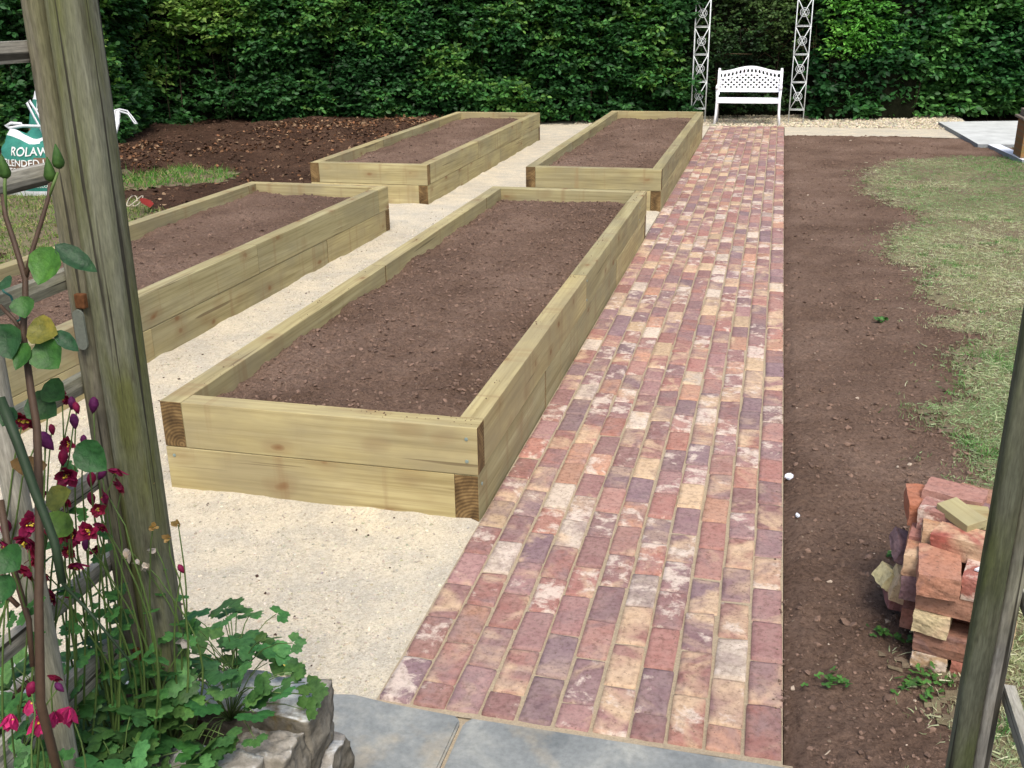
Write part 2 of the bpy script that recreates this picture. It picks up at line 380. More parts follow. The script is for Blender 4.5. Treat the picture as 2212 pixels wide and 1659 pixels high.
def tube(pts, radii, sides=6, cap=True):
    pts = [Vector(p) for p in pts]
    if isinstance(radii, (int, float)): radii = [radii]*len(pts)
    V, F = [], []
    prev = None
    for i, p in enumerate(pts):
        t = (pts[min(i+1, len(pts)-1)]-pts[max(i-1, 0)]).normalized()
        a = prev - t*prev.dot(t) if prev is not None else (Vector((0, 0, 1)).cross(t) if abs(t.z) < .95 else Vector((1, 0, 0)).cross(t))
        a.normalize(); prev = a; b = t.cross(a)
        for k in range(sides):
            w = 2*math.pi*k/sides; V.append(p+(a*math.cos(w)+b*math.sin(w))*radii[i])
    for i in range(len(pts)-1):
        for k in range(sides):
            F.append((i*sides+k, i*sides+(k+1) % sides, (i+1)*sides+(k+1) % sides, (i+1)*sides+k))
    if cap: F.append(tuple(reversed(range(sides)))); F.append(tuple(range((len(pts)-1)*sides, len(pts)*sides)))
    return V, F
class MB:
    def __init__(s): s.V = []; s.F = []; s.c = []
    def add(s, V, F, col=None):
        o = len(s.V); s.V += [tuple(v) for v in V]; s.F += [tuple(i+o for i in f) for f in F]
        if col is not None: s.c += [tuple(col)]*len(V)
    def tube(s, pts, r, sides=6, col=None): s.add(*tube(pts, r, sides), col=col)
    def box(s, c, d, rot=None, col=None):
        x, y, z = d[0]/2, d[1]/2, d[2]/2; V = []
        for a in ((-1, -1, -1), (1, -1, -1), (1, 1, -1), (-1, 1, -1), (-1, -1, 1), (1, -1, 1), (1, 1, 1), (-1, 1, 1)):
            v = Vector((a[0]*x, a[1]*y, a[2]*z))
            if rot is not None: v = rot @ v
            V.append(v+Vector(c))
        s.add(V, [(0, 3, 2, 1), (4, 5, 6, 7), (0, 1, 5, 4), (1, 2, 6, 5), (2, 3, 7, 6), (3, 0, 4, 7)], col)
    def build(s, name, mat, parent=None, smooth=False, bevel=0, loc=None):
        o = mkmesh(name, s.V, s.F, mat, parent, smooth, cols=np.array(s.c) if s.c else None, loc=loc)
        if bevel:
            bm = bmesh.new(); bm.from_mesh(o.data)
            bmesh.ops.bevel(bm, geom=bm.edges[:], offset=bevel, segments=2, affect='EDGES', profile=.5, clamp_overlap=True)
            bm.to_mesh(o.data); bm.free()
        return o
def solid(outline, z0, z1):
    n = len(outline); V = [(x, y, z0) for x, y in outline]+[(x, y, z1) for x, y in outline]
    return V, [tuple(reversed(range(n))), tuple(range(n, 2*n))]+[(i, (i+1) % n, n+(i+1) % n, n+i) for i in range(n)]
def grid(x0, x1, y0, y1, step, hf, mask=None):
    nx = max(2, int(round((x1-x0)/step))+1); ny = max(2, int(round((y1-y0)/step))+1)
    X, Y = np.meshgrid(np.linspace(x0, x1, nx), np.linspace(y0, y1, ny))
    Zz = hf(X, Y); V = np.stack([X, Y, Zz], -1).reshape(-1, 3)
    i = np.arange(nx-1)[None, :]+np.arange(ny-1)[:, None]*nx
    F = np.stack([i, i+1, i+nx+1, i+nx], -1).reshape(-1, 4)
    if mask is not None:
        cx = V[F].mean(1); F = F[mask(cx[:, 0], cx[:, 1])]
        used = np.unique(F); rm = -np.ones(len(V), int); rm[used] = np.arange(len(used)); V = V[used]; F = rm[F]
    return V, F

# ------------------------------------------------------------------ ground, gravel, soil, lawn
g = mkmesh('ground', *grid(-60, 60, -30, 90, 4, lambda x, y: x*0-.06), M['dug'], smooth=True)
struct(g, 'dark bare earth underneath and around the whole garden', 'ground')

PATH_X0, PATH_X1 = -1.025, .150
PATH_Y0, PATH_Y1 = 2.335, 17.40
BACK_Y = G(1900, 296).y                      # where the back gravel meets the soil on the right
GX0 = -4.93
BEDS_XY = [(-2.41, -1.03, 3.48, 8.85), (-4.75, -3.40, 3.0, 8.75), (-4.69, -3.40, 9.95, 15.23), (-2.385, -1.03, 10.02, 15.64)]
def gravel_h(x, y):
    bank = 0
    for a, b, c, d in BEDS_XY:
        dd = np.hypot(np.maximum(np.maximum(a-x, x-b), 0), np.maximum(np.maximum(c-y, y-d), 0))
        bank = np.maximum(bank, np.clip(1-dd/.08, 0, 1)*(.006+np.clip(fbm(x*5, y*5, 66)+.05, 0, 1)*.045)*(x < PATH_X0-.03))
    return .004 + bank + fbm(x*3, y*3, 5)*.012 + fbm(x*14, y*14, 9)*.005
def gravel_in(x, y):
    left = GX0-.05+fbm(y*2, y*0+3, 2)*.25
    a = (x > left) & (x < np.where(y < 3.5, PATH_X0+.03, PATH_X0+.002)) & (y > 1.2)
    b = (x > PATH_X0-.02) & (x < 3.05) & (y > PATH_Y1-.01)
    c = (x > PATH_X1) & (x < 3.0) & (y > BACK_Y+fbm(x*3, x*0, 4)*.12)
    return a | b | c
gv, gf = grid(-5.2, 3.1, 1.2, 20.2, .035, gravel_h, gravel_in)
gravel = mkmesh('gravel_path', gv, gf, M['gravel'])
struct(gravel, 'cream crushed limestone path around the raised beds', 'gravel path')
# loose grit: finer in front, coarser shingle along the foot of the hedge
BEDS_XY = [(-2.41, -1.03, 3.48, 8.85), (-4.75, -3.38, 3.0, 8.75), (-4.69, -3.41, 9.92, 15.25), (-2.385, -1.03, 10.02, 15.65)]
def outside_beds(x, y):
    m = np.ones(len(x), bool)
    for a, b, c, d in BEDS_XY: m &= ~((x > a-.02) & (x < b+.02) & (y > c-.02) & (y < d+.02))
    return m
r = np.random.default_rng(3)
n = 60000
x = r.uniform(-3.6, PATH_X0-.01, n); y = 1.6+(r.uniform(0, 1, n)**1.7)*7.5
dens = fbm(x*1.3, y*1.3, 31)+.5
k = outside_beds(x, y) & (r.uniform(0, 1, n) < dens*1.1)
x, y = x[k], y[k]; s = r.uniform(.0015, .0042, len(x))*r.choice([1, 1, 1, 1.7], len(x))
P = np.stack([x, y, gravel_h(x, y)+s*.25], 1)
V1, F1 = lumps(P, s, r)
c1 = np.repeat(np.array([[.52, .475, .375]])*r.uniform(.60, 1.25, (len(x), 1))+r.normal(size=(len(x), 3))*.015, len(ICO_V), 0)
x = r.uniform(-3.3, 3.0, 9000); y = r.uniform(17.45, 19.6, 9000); k = gravel_in(x, y); x, y = x[k], y[k]
s = r.uniform(.010, .024, len(x)); P = np.stack([x, y, gravel_h(x, y)+s*.3], 1)
V2, F2 = lumps(P, s, r); c2 = np.repeat(np.array([[.52, .46, .34]])*r.uniform(.55, 1.3, (len(x), 1))+r.normal(size=(len(x), 3))*.02, len(ICO_V), 0)
o = mkmesh('loose_gravel', np.concatenate([V1, V2]), np.concatenate([F1, F2+len(V1)]), M['stones'], smooth=False, cols=np.clip(np.concatenate([c1, c2]), .05, .9))
tag(o, 'loose pale limestone chippings lying on the cream gravel path', 'gravel', kind='stuff')
# dark specks of soil and bark dropped on the gravel
n = 330; x = r.uniform(-3.3, PATH_X0, n); y = r.uniform(2.0, 10, n); k = outside_beds(x, y); x, y = x[k], y[k]
s = r.uniform(.002, .007, len(x)); V1, F1 = lumps(np.stack([x, y, gravel_h(x, y)+.003], 1), s, r)
o = mkmesh('soil_specks', V1, F1, M['crumb'], smooth=False, cols=np.array([.07, .045, .035]))
tag(o, 'scattered dark soil crumbs and bark bits on the pale gravel', 'soil crumbs', kind='stuff')

bx = []
for (a, b_, c_, d_) in [(-2.41, -1.03, 3.48, 8.85)]:
    for q in range(420):
        sd_ = r.integers(0, 4); t = r.uniform(); o_ = .012+.08*r.uniform()**.6
        bx.append([(a+o_, c_+t*(d_-c_)), (b_-.0-o_, c_+t*(d_-c_)), (a+t*(b_-a), c_+o_), (b_-o_, c_+t*(d_-c_))][sd_])
bx = np.array(bx); kk_ = fbm(bx[:, 0]*4, bx[:, 1]*4, 3) > -.02; bx = bx[kk_]; s = .0012+.004*r.uniform(0, 1, len(bx))**4
V1, F1 = lumps(np.stack([bx[:, 0], bx[:, 1], .411+s*.3], 1), s, r)
tag(mkmesh('soil_crumbs', V1, F1, M['crumb'], smooth=False, cols=np.array([.13, .085, .06])), 'soil crumbs spilled on the timber rim of the near bed', 'soil crumbs', kind='stuff')

ns = 900; sy = 2.4+r.uniform(0, 1, ns)**1.4*12; sx = .150+np.abs(r.normal(size=ns))*-.018+.012; s = .001+.0045*r.uniform(0, 1, ns)**3
V1, F1 = lumps(np.stack([sx, sy, .020+s*.2], 1), s, r)
tag(mkmesh('spilled_crumbs', V1, F1, M['crumb'], smooth=False, cols=np.array([.15, .10, .075])), 'soil crumbs spilled over the edge row of the brick path', 'soil crumbs', kind='stuff')

# lawn edge on the right, traced along its length
EDGE = [(2161, 340), (2055, 343), (1925, 347), (1864, 366), (1841, 415), (1915, 452), (1975, 478), (1897, 505), (1874, 545), (1957, 591), (1962, 647), (2031, 679), (1999, 712),
        (2095, 735), (2036, 763), (2055, 814), (2045, 870), (1994, 898), (2022, 953), (2041, 998), (2070, 1056), (2099, 1110), (2095, 1200), (2040, 1330), (1950, 1437), (1979, 1490), (1987, 1552), (2032, 1635), (2045, 1700)]
ew = sorted([(G(*p).y, G(*p).x) for p in EDGE]); ey = np.array([a for a, b in ew]); ex = np.array([b for a, b in ew])
SLAB_Y = G(2113, 325).y
def lawn_x(y): return np.interp(y, ey, ex)
def lawn_in(x, y):
    e = lawn_x(y)+fbm(x*3, y*3, 77)*.35+fbm(x*11, y*11, 78)*.35+fbm(x*40, y*40, 79)*.22
    return (x > e) & (y < ey[-1]+.05)
def border_h(x, y):
    h = fbm(x*2.2, y*2.2, 21)*.05+fbm(x*9, y*9, 22)*.024+fbm(x*30, y*30, 23)*.024+fbm(x*75, y*75, 24)*.010
    edge = np.clip((x-PATH_X1)/.06, 0, 1); edge2 = np.clip((BACK_Y-y)/.1, 0, 1)
    h = h-.045*np.exp(-(((x-.75)/.28)**2+((y-7.0)/.5)**2))+.02*np.exp(-(((x-.45)/.2)**2+((y-5.2)/.5)**2))-.02*np.exp(-(((x-.55)/.12)**2+((y-4.1)/.25)**2))
    return -.012+h*np.minimum(edge, 1)+.028*np.minimum(edge, edge2)
V, F = grid(PATH_X1+.002, 2.2, 1.4, 7.0, .015, border_h)
V2, F2 = grid(PATH_X1+.002, 4.6, 7.0, BACK_Y+.03, .026, border_h, lambda x, y: x < lawn_x(y)+1.2)
V3, F3 = grid(PATH_X1+.002, 4.6, -1, 1.4, .04, border_h)
F = np.concatenate([F, F2+len(V), F3+len(V)+len(V2)]); V = np.concatenate([V, V2, V3])
struct(mkmesh('soil_border', V, F, M['soil']), 'freshly raked reddish brown soil strip between brick path and lawn', 'soil')
V, F = grid(PATH_X1+.002, 9.0, 0, BACK_Y+.03, .022, lambda x, y: border_h(x, y)+.005, lambda x, y: lawn_in(x-.10, y) & ~((x > 2.75) & (y > G(2134, 316).y)))
lawnbase, nt, b = nmat('lawn_thatch', .95, .1)
vv = objco(nt, rand=False); c = ramp(nt, noise(nt, vv, 2.2, 5, .6), [(.35, (.15, .112, .080)), (.5, (.165, .14, .085)), (.65, (.20, .18, .105))])
c = mix(nt, .6, c, ramp(nt, noise(nt, vv, 90, 5, .7), [(.3, .45), (.6, 1.1)]), 'MULTIPLY'); L(nt, c, b.inputs['Base Color']); bump(nt, b, noise(nt, vv, 70, 4), .6, .01)
struct(mkmesh('lawn', V, F, lawnbase), 'patchy mown lawn right of the soil strip', 'lawn')
# clods on the border
n = 34000; x = r.uniform(PATH_X1+.02, 2.2, n); y = 1.5+(r.uniform(0, 1, n)**1.6)*15
k = (x < lawn_x(y)+.25) & (r.uniform(0, 1, n) < .25+1.2*np.clip(fbm(x*1.5, y*1.5, 8)+.35, 0, 1)); x, y = x[k], y[k]
s = .0016+.013*r.uniform(0, 1, len(x))**13+.0035*r.uniform(0, 1, len(x)); V1, F1 = lumps(np.stack([x, y, border_h(x, y)+s*.3], 1), s, r)
cc = np.repeat(np.array([[.185, .122, .090]])*r.uniform(.55, 1.2, (len(x), 1)), len(ICO_V), 0)
pale = r.uniform(0, 1, len(x)) < .012; cc[np.repeat(pale, len(ICO_V))] = (.42, .34, .26)
tag(mkmesh('soil_clods', V1, F1, M['crumb'], smooth=False, cols=cc), 'small clods and pebbles on the raked soil beside the brick path', 'soil clods', kind='stuff')

BLADE_V = [(-.5, 0, 0), (.5, 0, 0), (.30, 0, .55), (-.30, 0, .55), (0, .30, 1)]
BLADE_F3 = [(0, 1, 2), (0, 2, 3), (3, 2, 4)]
def grass(name, x, y, hf, hgt, wid, cols, r, lean=.45, flatfrac=0.0):
    n = len(x); z = hf(x, y)
    Zd = unit(np.array([0, 0, 1.0])+np.concatenate([r.normal(size=(n, 2))*lean, np.zeros((n, 1))], 1))
    fl = r.uniform(0, 1, n) < flatfrac
    d = r.normal(size=(n, 3)); d[:, 2] = np.abs(d[:, 2])*.12; Zd[fl] = unit(d)[fl]
    X = unit(np.cross(Zd, randdir(n, r))); Y = np.cross(Zd, X)
    H = hgt*r.uniform(.5, 1.3, n); H = np.where(fl, H*1.8, H)
    V, F = scatter(BLADE_V, BLADE_F3, np.stack([x, y, z+np.where(fl, .012, 0)], 1), X, Y, Zd, np.stack([np.full(n, wid)*r.uniform(.7, 1.3, n), H, H], 1))
    return V, F, np.repeat(cols, 5, 0), fl
n = 420000
y = 1.2+r.uniform(0, 1, n)**.95*(BACK_Y-1.1); x = .7+r.uniform(0, 1, n)*(y*.34+.3)
y = np.concatenate([y, r.uniform(1.3, 6, 90000)]); x = np.concatenate([x, r.uniform(.45, 2.4, 90000)]); n = len(x)
vis = (x < .27*y+1.2+.0*y); 
k = (lawn_in(x, y) | ((x > lawn_x(y)-.25) & (x > .4) & (r.uniform(0, 1, n) < .10*(fbm(x*9, y*9, 58) > 0)))) & (x < y*.36+1.0) & (x < 5.5) & ~((x > 2.7) & (y > G(2134, 318).y)) ; x, y = x[k], y[k]
pt = fbm(x*1.1, y*1.1, 55)+.5; fine = fbm(x*5, y*5, 56)
bare = (fbm(x*1.7+9, y*1.7, 57) > .20) | ((pt < .30) & (r.uniform(0, 1, len(x)) < .5))
edge = np.clip((x-lawn_x(y))/.35, 0, 1)
k = (r.uniform(0, 1, len(x)) < (.15+.85*edge)*np.clip(1.5-y/14, .4, 1)) & ~(bare & (y > 3.6) & (r.uniform(0, 1, len(x)) < .65)); x, y, pt, fine = x[k], y[k], pt[k], fine[k]
far = np.clip((y-6)/8, 0, 1)
green = np.array([.20, .28, .125]); straw = np.array([.46, .45, .29]); lush = np.array([.08, .19, .045])
w = np.clip((pt-.45)*3.0+r.normal(size=len(x))*.28-.03, 0, 1)[:, None]
cols = green*(1-w)+straw*w
lu = (np.exp(-((x-3.6)**2/1.3+(y-13.6)**2/2.5)) > r.uniform(.12, 1, len(x))) | ((fine > .16) & (r.uniform(0, 1, len(x)) < .4))
cols[lu] = lush*r.uniform(.8, 1.5, (lu.sum(), 1))
cols = cols*r.uniform(.7, 1.35, (len(x), 1))
V, F, cc, fl = grass('grass', x, y, border_h, np.where(lu, .045, .024), .0042, cols, r, .6, .22)
cc[np.repeat(fl, 5)] = np.clip(cc[np.repeat(fl, 5)]*1.1+.04, 0, .6)
tag(mkmesh('grass', V, F, M['grass'], smooth=False, cols=cc), 'short patchy green and straw coloured grass covering the lawn', 'grass', kind='stuff')

# left side: dug soil bank, grass, leaf litter
def bank_h(x, y):
    front = np.interp(x, [-13.5, -9.0, -7.9, -7.6, -7.0, -6.2, -4.5], [10.3, 11.3, 12.2, 14.0, 15.1, 15.8, 17.0])
    rise = np.clip((y-front+2.4)/2.6, 0, 1); rise = rise*rise*(3-2*rise)
    dug = np.clip((x+4.95)/-.4, 0, 1)
    return -.03+(rise*.21+fbm(x*1.5, y*1.5, 41)*.13+fbm(x*6, y*6, 42)*.09+fbm(x*25, y*25, 43)*.04)*dug
def lgrass_in(x, y):
    e = fbm(x*2, y*2, 88)*1.3+fbm(x*9, y*9, 89)*.4
    a = (x < -4.85) & (y < 9.1+e-.30*(x+5)) & ((y < 7.9+e*.5) | (x < -6.0-e))
    bq = (((x+7.15)/.70)**2+((y-11.1)/.8)**2 < 1+e)
    return a | bq
GXB = GX0-.03
V, F = grid(-13.5, GXB, 4.0, 18.2, .045, bank_h, lambda x, y: (~lgrass_in(x, y)) & (y < 13+(x+13.5)*.62+1.2))
struct(mkmesh('dug_soil', V, F, M['dug']), 'rough dark dug earth bank between the left beds and the hedge', 'soil')
V, F = grid(-13.5, GXB, 2.0, 13.0, .06, bank_h, lgrass_in)
struct(mkmesh('left_lawn', V, F, lawnbase), 'mown grass by the bulk sacks behind the left bed', 'lawn')
n = 40000; x = r.uniform(-11, GXB-.02, n); y = r.uniform(5, 12.5, n); k = lgrass_in(x, y); x, y = x[k], y[k]
gr = ((x+7.15)**2+(y-11.1)**2 < 1.6)
cols = np.where(gr[:, None], np.array([[.075, .20, .03]]), np.array([[.13, .20, .05]]))*r.uniform(.6, 1.5, (len(x), 1)); stw = r.uniform(0, 1, len(x)) < .2; cols[stw] = (.34, .30, .14)
V, F, cc, fl = grass('g', x, y, bank_h, np.where(gr, .09, .06), .009, cols, r, .5, .12)
tag(mkmesh('left_grass', V, F, M['grass'], smooth=False, cols=cc), 'green grass tufts around the bulk sacks and dug earth on the left', 'grass', kind='stuff')
# leaf litter, dead stalks
n = 50000; x = r.uniform(-12.5, -4.6, n); y = r.uniform(7, 17.4, n)
front = np.interp(x, [-13.5, -9.0, -7.9, -7.6, -7.0, -6.2, -4.5], [10.3, 11.3, 12.2, 14.0, 15.1, 15.8, 17.0])
p = np.where(y > front-1.5, .95, .10)*np.where(fbm(x*2, y*2, 93) > -.02, 1, .3)
k = (r.uniform(0, 1, n) < p) & ~lgrass_in(x, y) & (y < front+.9) & (x < GXB); x, y = x[k], y[k]; n = len(x)
X, Y, Z = axes_from(np.concatenate([r.normal(size=(n, 2)), r.normal(size=(n, 1))*.35], 1), np.array([0, 0, 1.0])+r.normal(size=(n, 3))*.5)
V, F = scatter(LEAF_V, LEAF_F, np.stack([x, y, bank_h(x, y)+.015], 1), X, Y, Z, r.uniform(.025, .06, n))
pal = np.array([[.21, .10, .05], [.13, .065, .032], [.26, .14, .075], [.085, .046, .026], [.30, .20, .12], [.07, .04, .025]])
cc = np.repeat(pal[r.integers(0, 6, n)]*r.uniform(.6, 1.1, (n, 1)), 7, 0)
tag(mkmesh('leaf_litter', V, F, M['litter'], smooth=False, cols=cc), 'brown dead leaves heaped along the foot of the left hedge', 'leaf litter', kind='stuff')
n = 2600; x = r.uniform(-10, GXB-.02, n); y = r.uniform(7, 16, n); k = ~lgrass_in(x, y) & (y < 13+(x+13.5)*.62); x, y = x[k], y[k]
s = .008+.03*r.uniform(0, 1, len(x))**3; V, F = lumps(np.stack([x, y, bank_h(x, y)+s*.3], 1), s, r)
tag(mkmesh('dug_clods', V, F, M['crumb'], smooth=False, cols=np.repeat(np.array([[.07, .04, .026]])*r.uniform(.5, 1.5, (len(x), 1)), 12, 0)), 'dark clods scattered over the dug earth on the left', 'soil clods', kind='stuff')

# ------------------------------------------------------------------ brick path
def brick_top(cx, cy, lx, ly, zt, r, nu=6, nv=9, depth=.03):
    """top of a worn hand-made brick: rounded corners, soft arrises, slight dish"""
    u = np.array([-1, -.955, -.86, -.4, .0, .4, .86, .955, 1]) if nu > 7 else np.array([-1, -.93, -.6, 0, .6, .93, 1])
    v = np.array([-1, -.97, -.88, -.5, 0, .5, .88, .97, 1])
    U, W = np.meshgrid(u, v)
    wob = r.uniform(0, 100)
    ex = 1-.5*np.clip(np.abs(W)-.90, 0, 1)**1.3*6*.10*np.ones_like(U)
    e = np.maximum(np.abs(U), np.abs(W))
    x = U*lx/2*ex+(fbm(W*1.6+wob, U*0+wob, 1)*.004)*np.abs(U)
    y = W*ly/2*(1-.5*np.clip(np.abs(U)-.8, 0, 1)**1.3*.18)+(fbm(U*1.6+wob, W*0, 2)*.006)*np.abs(W)
    du = np.clip((np.abs(U)-.90)/.10, 0, 1); dv = np.clip((np.abs(W)-.955)/.045, 0, 1)
    d = np.minimum(1, np.sqrt(du**2+dv**2))
    z = zt-.005*d**2-.018*(e >= 1)+fbm(U*1.2+wob, W*1.6, 3)*.004
    a = r.normal()*.010
    xr = x*math.cos(a)-y*math.sin(a); yr = x*math.sin(a)+y*math.cos(a)
    V = np.stack([cx+xr, cy+yr, z+r.normal()*.0016*U+r.normal()*.0016*W], -1).reshape(-1, 3)
    nx = len(u); i = np.arange(nx-1)[None]+np.arange(len(v)-1)[:, None]*nx
    return V, np.stack([i, i+1, i+nx+1, i+nx], -1).reshape(-1, 4)
BCOL = np.array([[.30, .135, .112], [.27, .137, .127], [.33, .17, .14], [.235, .14, .145], [.36, .16, .12], [.30, .165, .155], [.50, .36, .22], [.43, .23, .15], [.56, .47, .37], [.20, .125, .14]])
BW = np.array([.18, .19, .12, .11, .045, .15, .055, .06, .05, .05]); BW = BW/BW.sum()
r = np.random.default_rng(21)
VV, FF, CC, RR, off = [], [], [], [], 0
NC = 11; pitch = (PATH_X1-PATH_X0)/NC
for cI in range(NC):
    y = PATH_Y0
    cx = PATH_X0+pitch*(cI+.5)
    first = .5 if cI % 2 == 1 else 1.0
    while y < PATH_Y1-.05:
        ln = (.212+r.normal()*.006)*first; first = 1.0
        if y+ln > PATH_Y1: ln = PATH_Y1-y-.004
        if ln > .04:
            wj = .0052 if cI < NC-1 else .004
            far_ = y > 9
            V, F = brick_top(cx+r.normal()*.0018, y+ln/2, pitch-wj-abs(r.normal())*.002, ln, .0185+r.normal()*.0018, r)
            ci = r.choice(len(BCOL), p=BW); frac = min(1, y/12)
            c = BCOL[ci]*r.uniform(.76, 1.12)
            VV.append(V); FF.append(F+off); off += len(V)
            CC.append(np.tile(c, (len(V), 1)))
            q = r.uniform(0, 1, 3)
            RR.append(np.tile(q, (len(V), 1)))
        y += ln+.0066+abs(r.normal())*.002
V = np.concatenate(VV); F = np.concatenate(FF)
nb = len(F)
sv, sf = grid(PATH_X0-.002, PATH_X1-.002, PATH_Y0-.02, PATH_Y1, .03, lambda x, y: .0085+fbm(x*25, y*25, 6)*.005+fbm(x*4, y*4, 7)*.004)
Vall = np.concatenate([V, sv]); Fall = np.concatenate([F, sf+len(V)])
path = mkmesh('brick_path', Vall, Fall, [M['brick'], M['sand']], cols=np.concatenate(CC+[np.tile([.5, .4, .25], (len(sv), 1))]), rcol=np.concatenate(RR+[np.tile([.5, .5, .5], (len(sv), 1))]), midx=[0]*nb+[1]*len(sf))
struct(path, 'long path of reclaimed red, purple and buff bricks with sandy joints', 'brick path')

# flagstones at the near end
def flagstone(outline, name, label):
    bm = bmesh.new(); V, F = solid(outline, -.06, .012)
    vs = [bm.verts.new(v) for v in V]; [bm.faces.new([vs[i] for i in f]) for f in F]
    bmesh.ops.bevel(bm, geom=bm.edges[:], offset=.006, segments=2, affect='EDGES')
    me = bpy.data.meshes.new(name); bm.to_mesh(me); bm.free(); me.materials.append(M['flag']); o = bpy.data.objects.new(name, me); C.objects.link(o)
    struct(o, label, 'flagstone'); return o
yb = PATH_Y0-.012
jx = G(1003, 1555).x
flagstone([(-1.20, 1.45), (jx-.012, 1.45), (jx-.006, yb-.03), (jx-.022, yb-.005), (-.98, yb), (-1.10, yb+.02), (-1.20, yb-.0)], 'flagstone', 'blue grey flagstone beside the lichened wall')
flagstone([(jx+.004, 1.45), (.55, 1.45), (.55, yb-.03), (.2, yb-.012), (jx+.022, yb-.005), (jx+.005, yb-.03)], 'flagstone', 'blue grey flagstone at the end of the brick path')
V, F = grid(-1.35, .2, 1.3, PATH_Y0+.0, .03, lambda x, y: .000+fbm(x*20, y*20, 16)*.007)
struct(mkmesh('jointing_sand', V, F, M['sand']), 'sandy joint between the flagstones and the bricks', 'sand')

# ------------------------------------------------------------------ raised beds
RIM, TW = .41, .098
CH = .205
def sleeper(parent, p0, p1, z0, z1, face, r, hgt_j=0, nm='sleeper', label=None):
    """timber from p0 to p1 (plan centre line), its own long axis = local X"""
    d = Vector((p1[0]-p0[0], p1[1]-p0[1], 0)); ln = d.length; rz = math.atan2(d.y, d.x)
    bm = bmesh.new(); nseg = max(2, int(ln/.35))
    V = []; x0, x1 = -ln/2, ln/2
    bmesh.ops.create_cube(bm, size=1)
    for v in bm.verts: v.co = Vector((v.co.x*ln, v.co.y*TW, v.co.z*(z1-z0)))
    bmesh.ops.bevel(bm, geom=bm.edges[:], offset=.0035, segments=2, affect='EDGES', profile=.6)
    for f in bm.faces:
        f.material_index = 1 if abs(f.normal.x) > .8 else 0
        f.smooth = False
    me = bpy.data.meshes.new(nm); bm.to_mesh(me); bm.free()
    me.materials.append(M['timber']); me.materials.append(M['timber_end'])
    o = bpy.data.objects.new(nm, me); C.objects.link(o); o.parent = parent
    o.location = ((p0[0]+p1[0])/2, (p0[1]+p1[1])/2, (z0+z1)/2); o.rotation_euler = (0, 0, rz+(math.pi if r.uniform(0, 1) < .5 else 0))
    return o
def soil_for(w, l, name, label, step, seed, level):
    def hf(x, y):
        e = np.minimum(np.minimum(x-TW, w-TW-x), np.minimum(y-TW, l-TW-y))
        dome = np.clip(e/.35, 0, 1)
        return level-.035*(1-dome)+fbm(x*2.1+seed, y*2.1, seed)*.075+fbm(x*8, y*8, seed+1)*.052*(1-.5*np.clip((y-1.2)/2, 0, 1))+fbm(x*26, y*26, seed+2)*.030+fbm(x*75, y*75, seed+3)*.014
    V, F = grid(TW+.001, w-TW-.001, TW+.001, l-TW-.001, step, hf)
    rr = np.random.default_rng(seed+5); n = int(w*l*(2600 if step < .015 else 1300))
    x = rr.uniform(TW+.01, w-TW-.01, n); y = rr.uniform(TW+.01, l-TW-.01, n); s = .0015+.011*rr.uniform(0, 1, n)**14+.0021*rr.uniform(0, 1, n)
    V2, F2 = lumps(np.stack([x, y, hf(x, y)+s*.4], 1), s, rr)
    F2q = np.concatenate([F2, F2[:, 2:3]], 1)   # keep triangles apart below
    base = mkmesh(name, V, F, M['soil']); 
    cr = mkmesh('crumbs', V2, F2, M['crumb'], base, smooth=False, cols=np.repeat(np.array([[.185, .122, .090]])*rr.uniform(.6, 1.15, (n, 1)), 12, 0))
    cr['kind'] = 'stuff'
    return tag(base, label, 'soil', kind='stuff')
def screw(parent, x, y, z, face):
    n = {'F': (0, -1), 'R': (1, 0)}[face]
    mb = MB(); p = Vector((x, y, z)); d = Vector((n[0], n[1], 0))
    mb.tube([p-d*.002, p+d*.0015, p+d*.0025], [.0075, .0075, .004], 10)
    return mb.build('screw', M['screw'], parent)
def raised_bed(x0, y0, w, l, rz, label, seed, joints_t, joints_b, top_gap='R', slabel='', level=.345, step=.022, screws=False):
    r = np.random.default_rng(seed)
    bed = empty('raised_bed', (x0, y0, 0), rz, label, 'raised bed', 'raised timber beds filled with soil')
    h = TW/2; e = .0015
    z = [(-.04, CH-e), (CH+e, RIM)]
    # top course: left timber runs to the front corner, front timber covers the right one; bottom course the other way round
    def side(xc, ya, yb, course, js):
        cuts = [ya]+[j for j in js if ya < j < yb]+[yb]
        for a, b in zip(cuts[:-1], cuts[1:]): sleeper(bed, (xc+r.normal()*.0012, a+e), (xc+r.normal()*.0012, b-e), *z[course], 0, r)
    # courses
    side(h, 0, l-TW, 1, joints_t); ft = sleeper(bed, (TW+e, h), (w, h), *z[1], 0, r)
    side(w-h, TW, l, 1, joints_t); sleeper(bed, (0, l-h), (w-TW-e, l-h), *z[1], 0, r)
    side(h, TW, l, 0, joints_b); sleeper(bed, (0, h), (w-TW-e, h), *z[0], 0, r)
    side(w-h, 0, l-TW, 0, joints_b); sleeper(bed, (TW+e, l-h), (w, l-h), *z[0], 0, r)
    if screws:
        for (sx, sz) in ((w-.045, .36), (w-.045, .265), (.035, .165)):
            screw(bed, sx, -.0005, sz, 'F')
        for (sy, sz) in ((.05, .15), (2.42, .37), (2.42, .25), (4.9, .35), (4.9, .25)): screw(bed, w+.0005, sy, sz, 'R')
    s = soil_for(w, l, 'bed_soil', slabel, step, seed, level); s.location = (x0, y0, 0); s.rotation_euler = (0, 0, rz)
    return bed
raised_bed(-2.41, 3.48, 1.38, 5.37, 0, 'largest looking raised bed of pale timber, left of the near brick path', 101, [2.4, 4.8], [1.25, 3.65], screws=True,
           slabel='reddish brown topsoil filling the bed nearest the brick path', level=.352, step=.011)
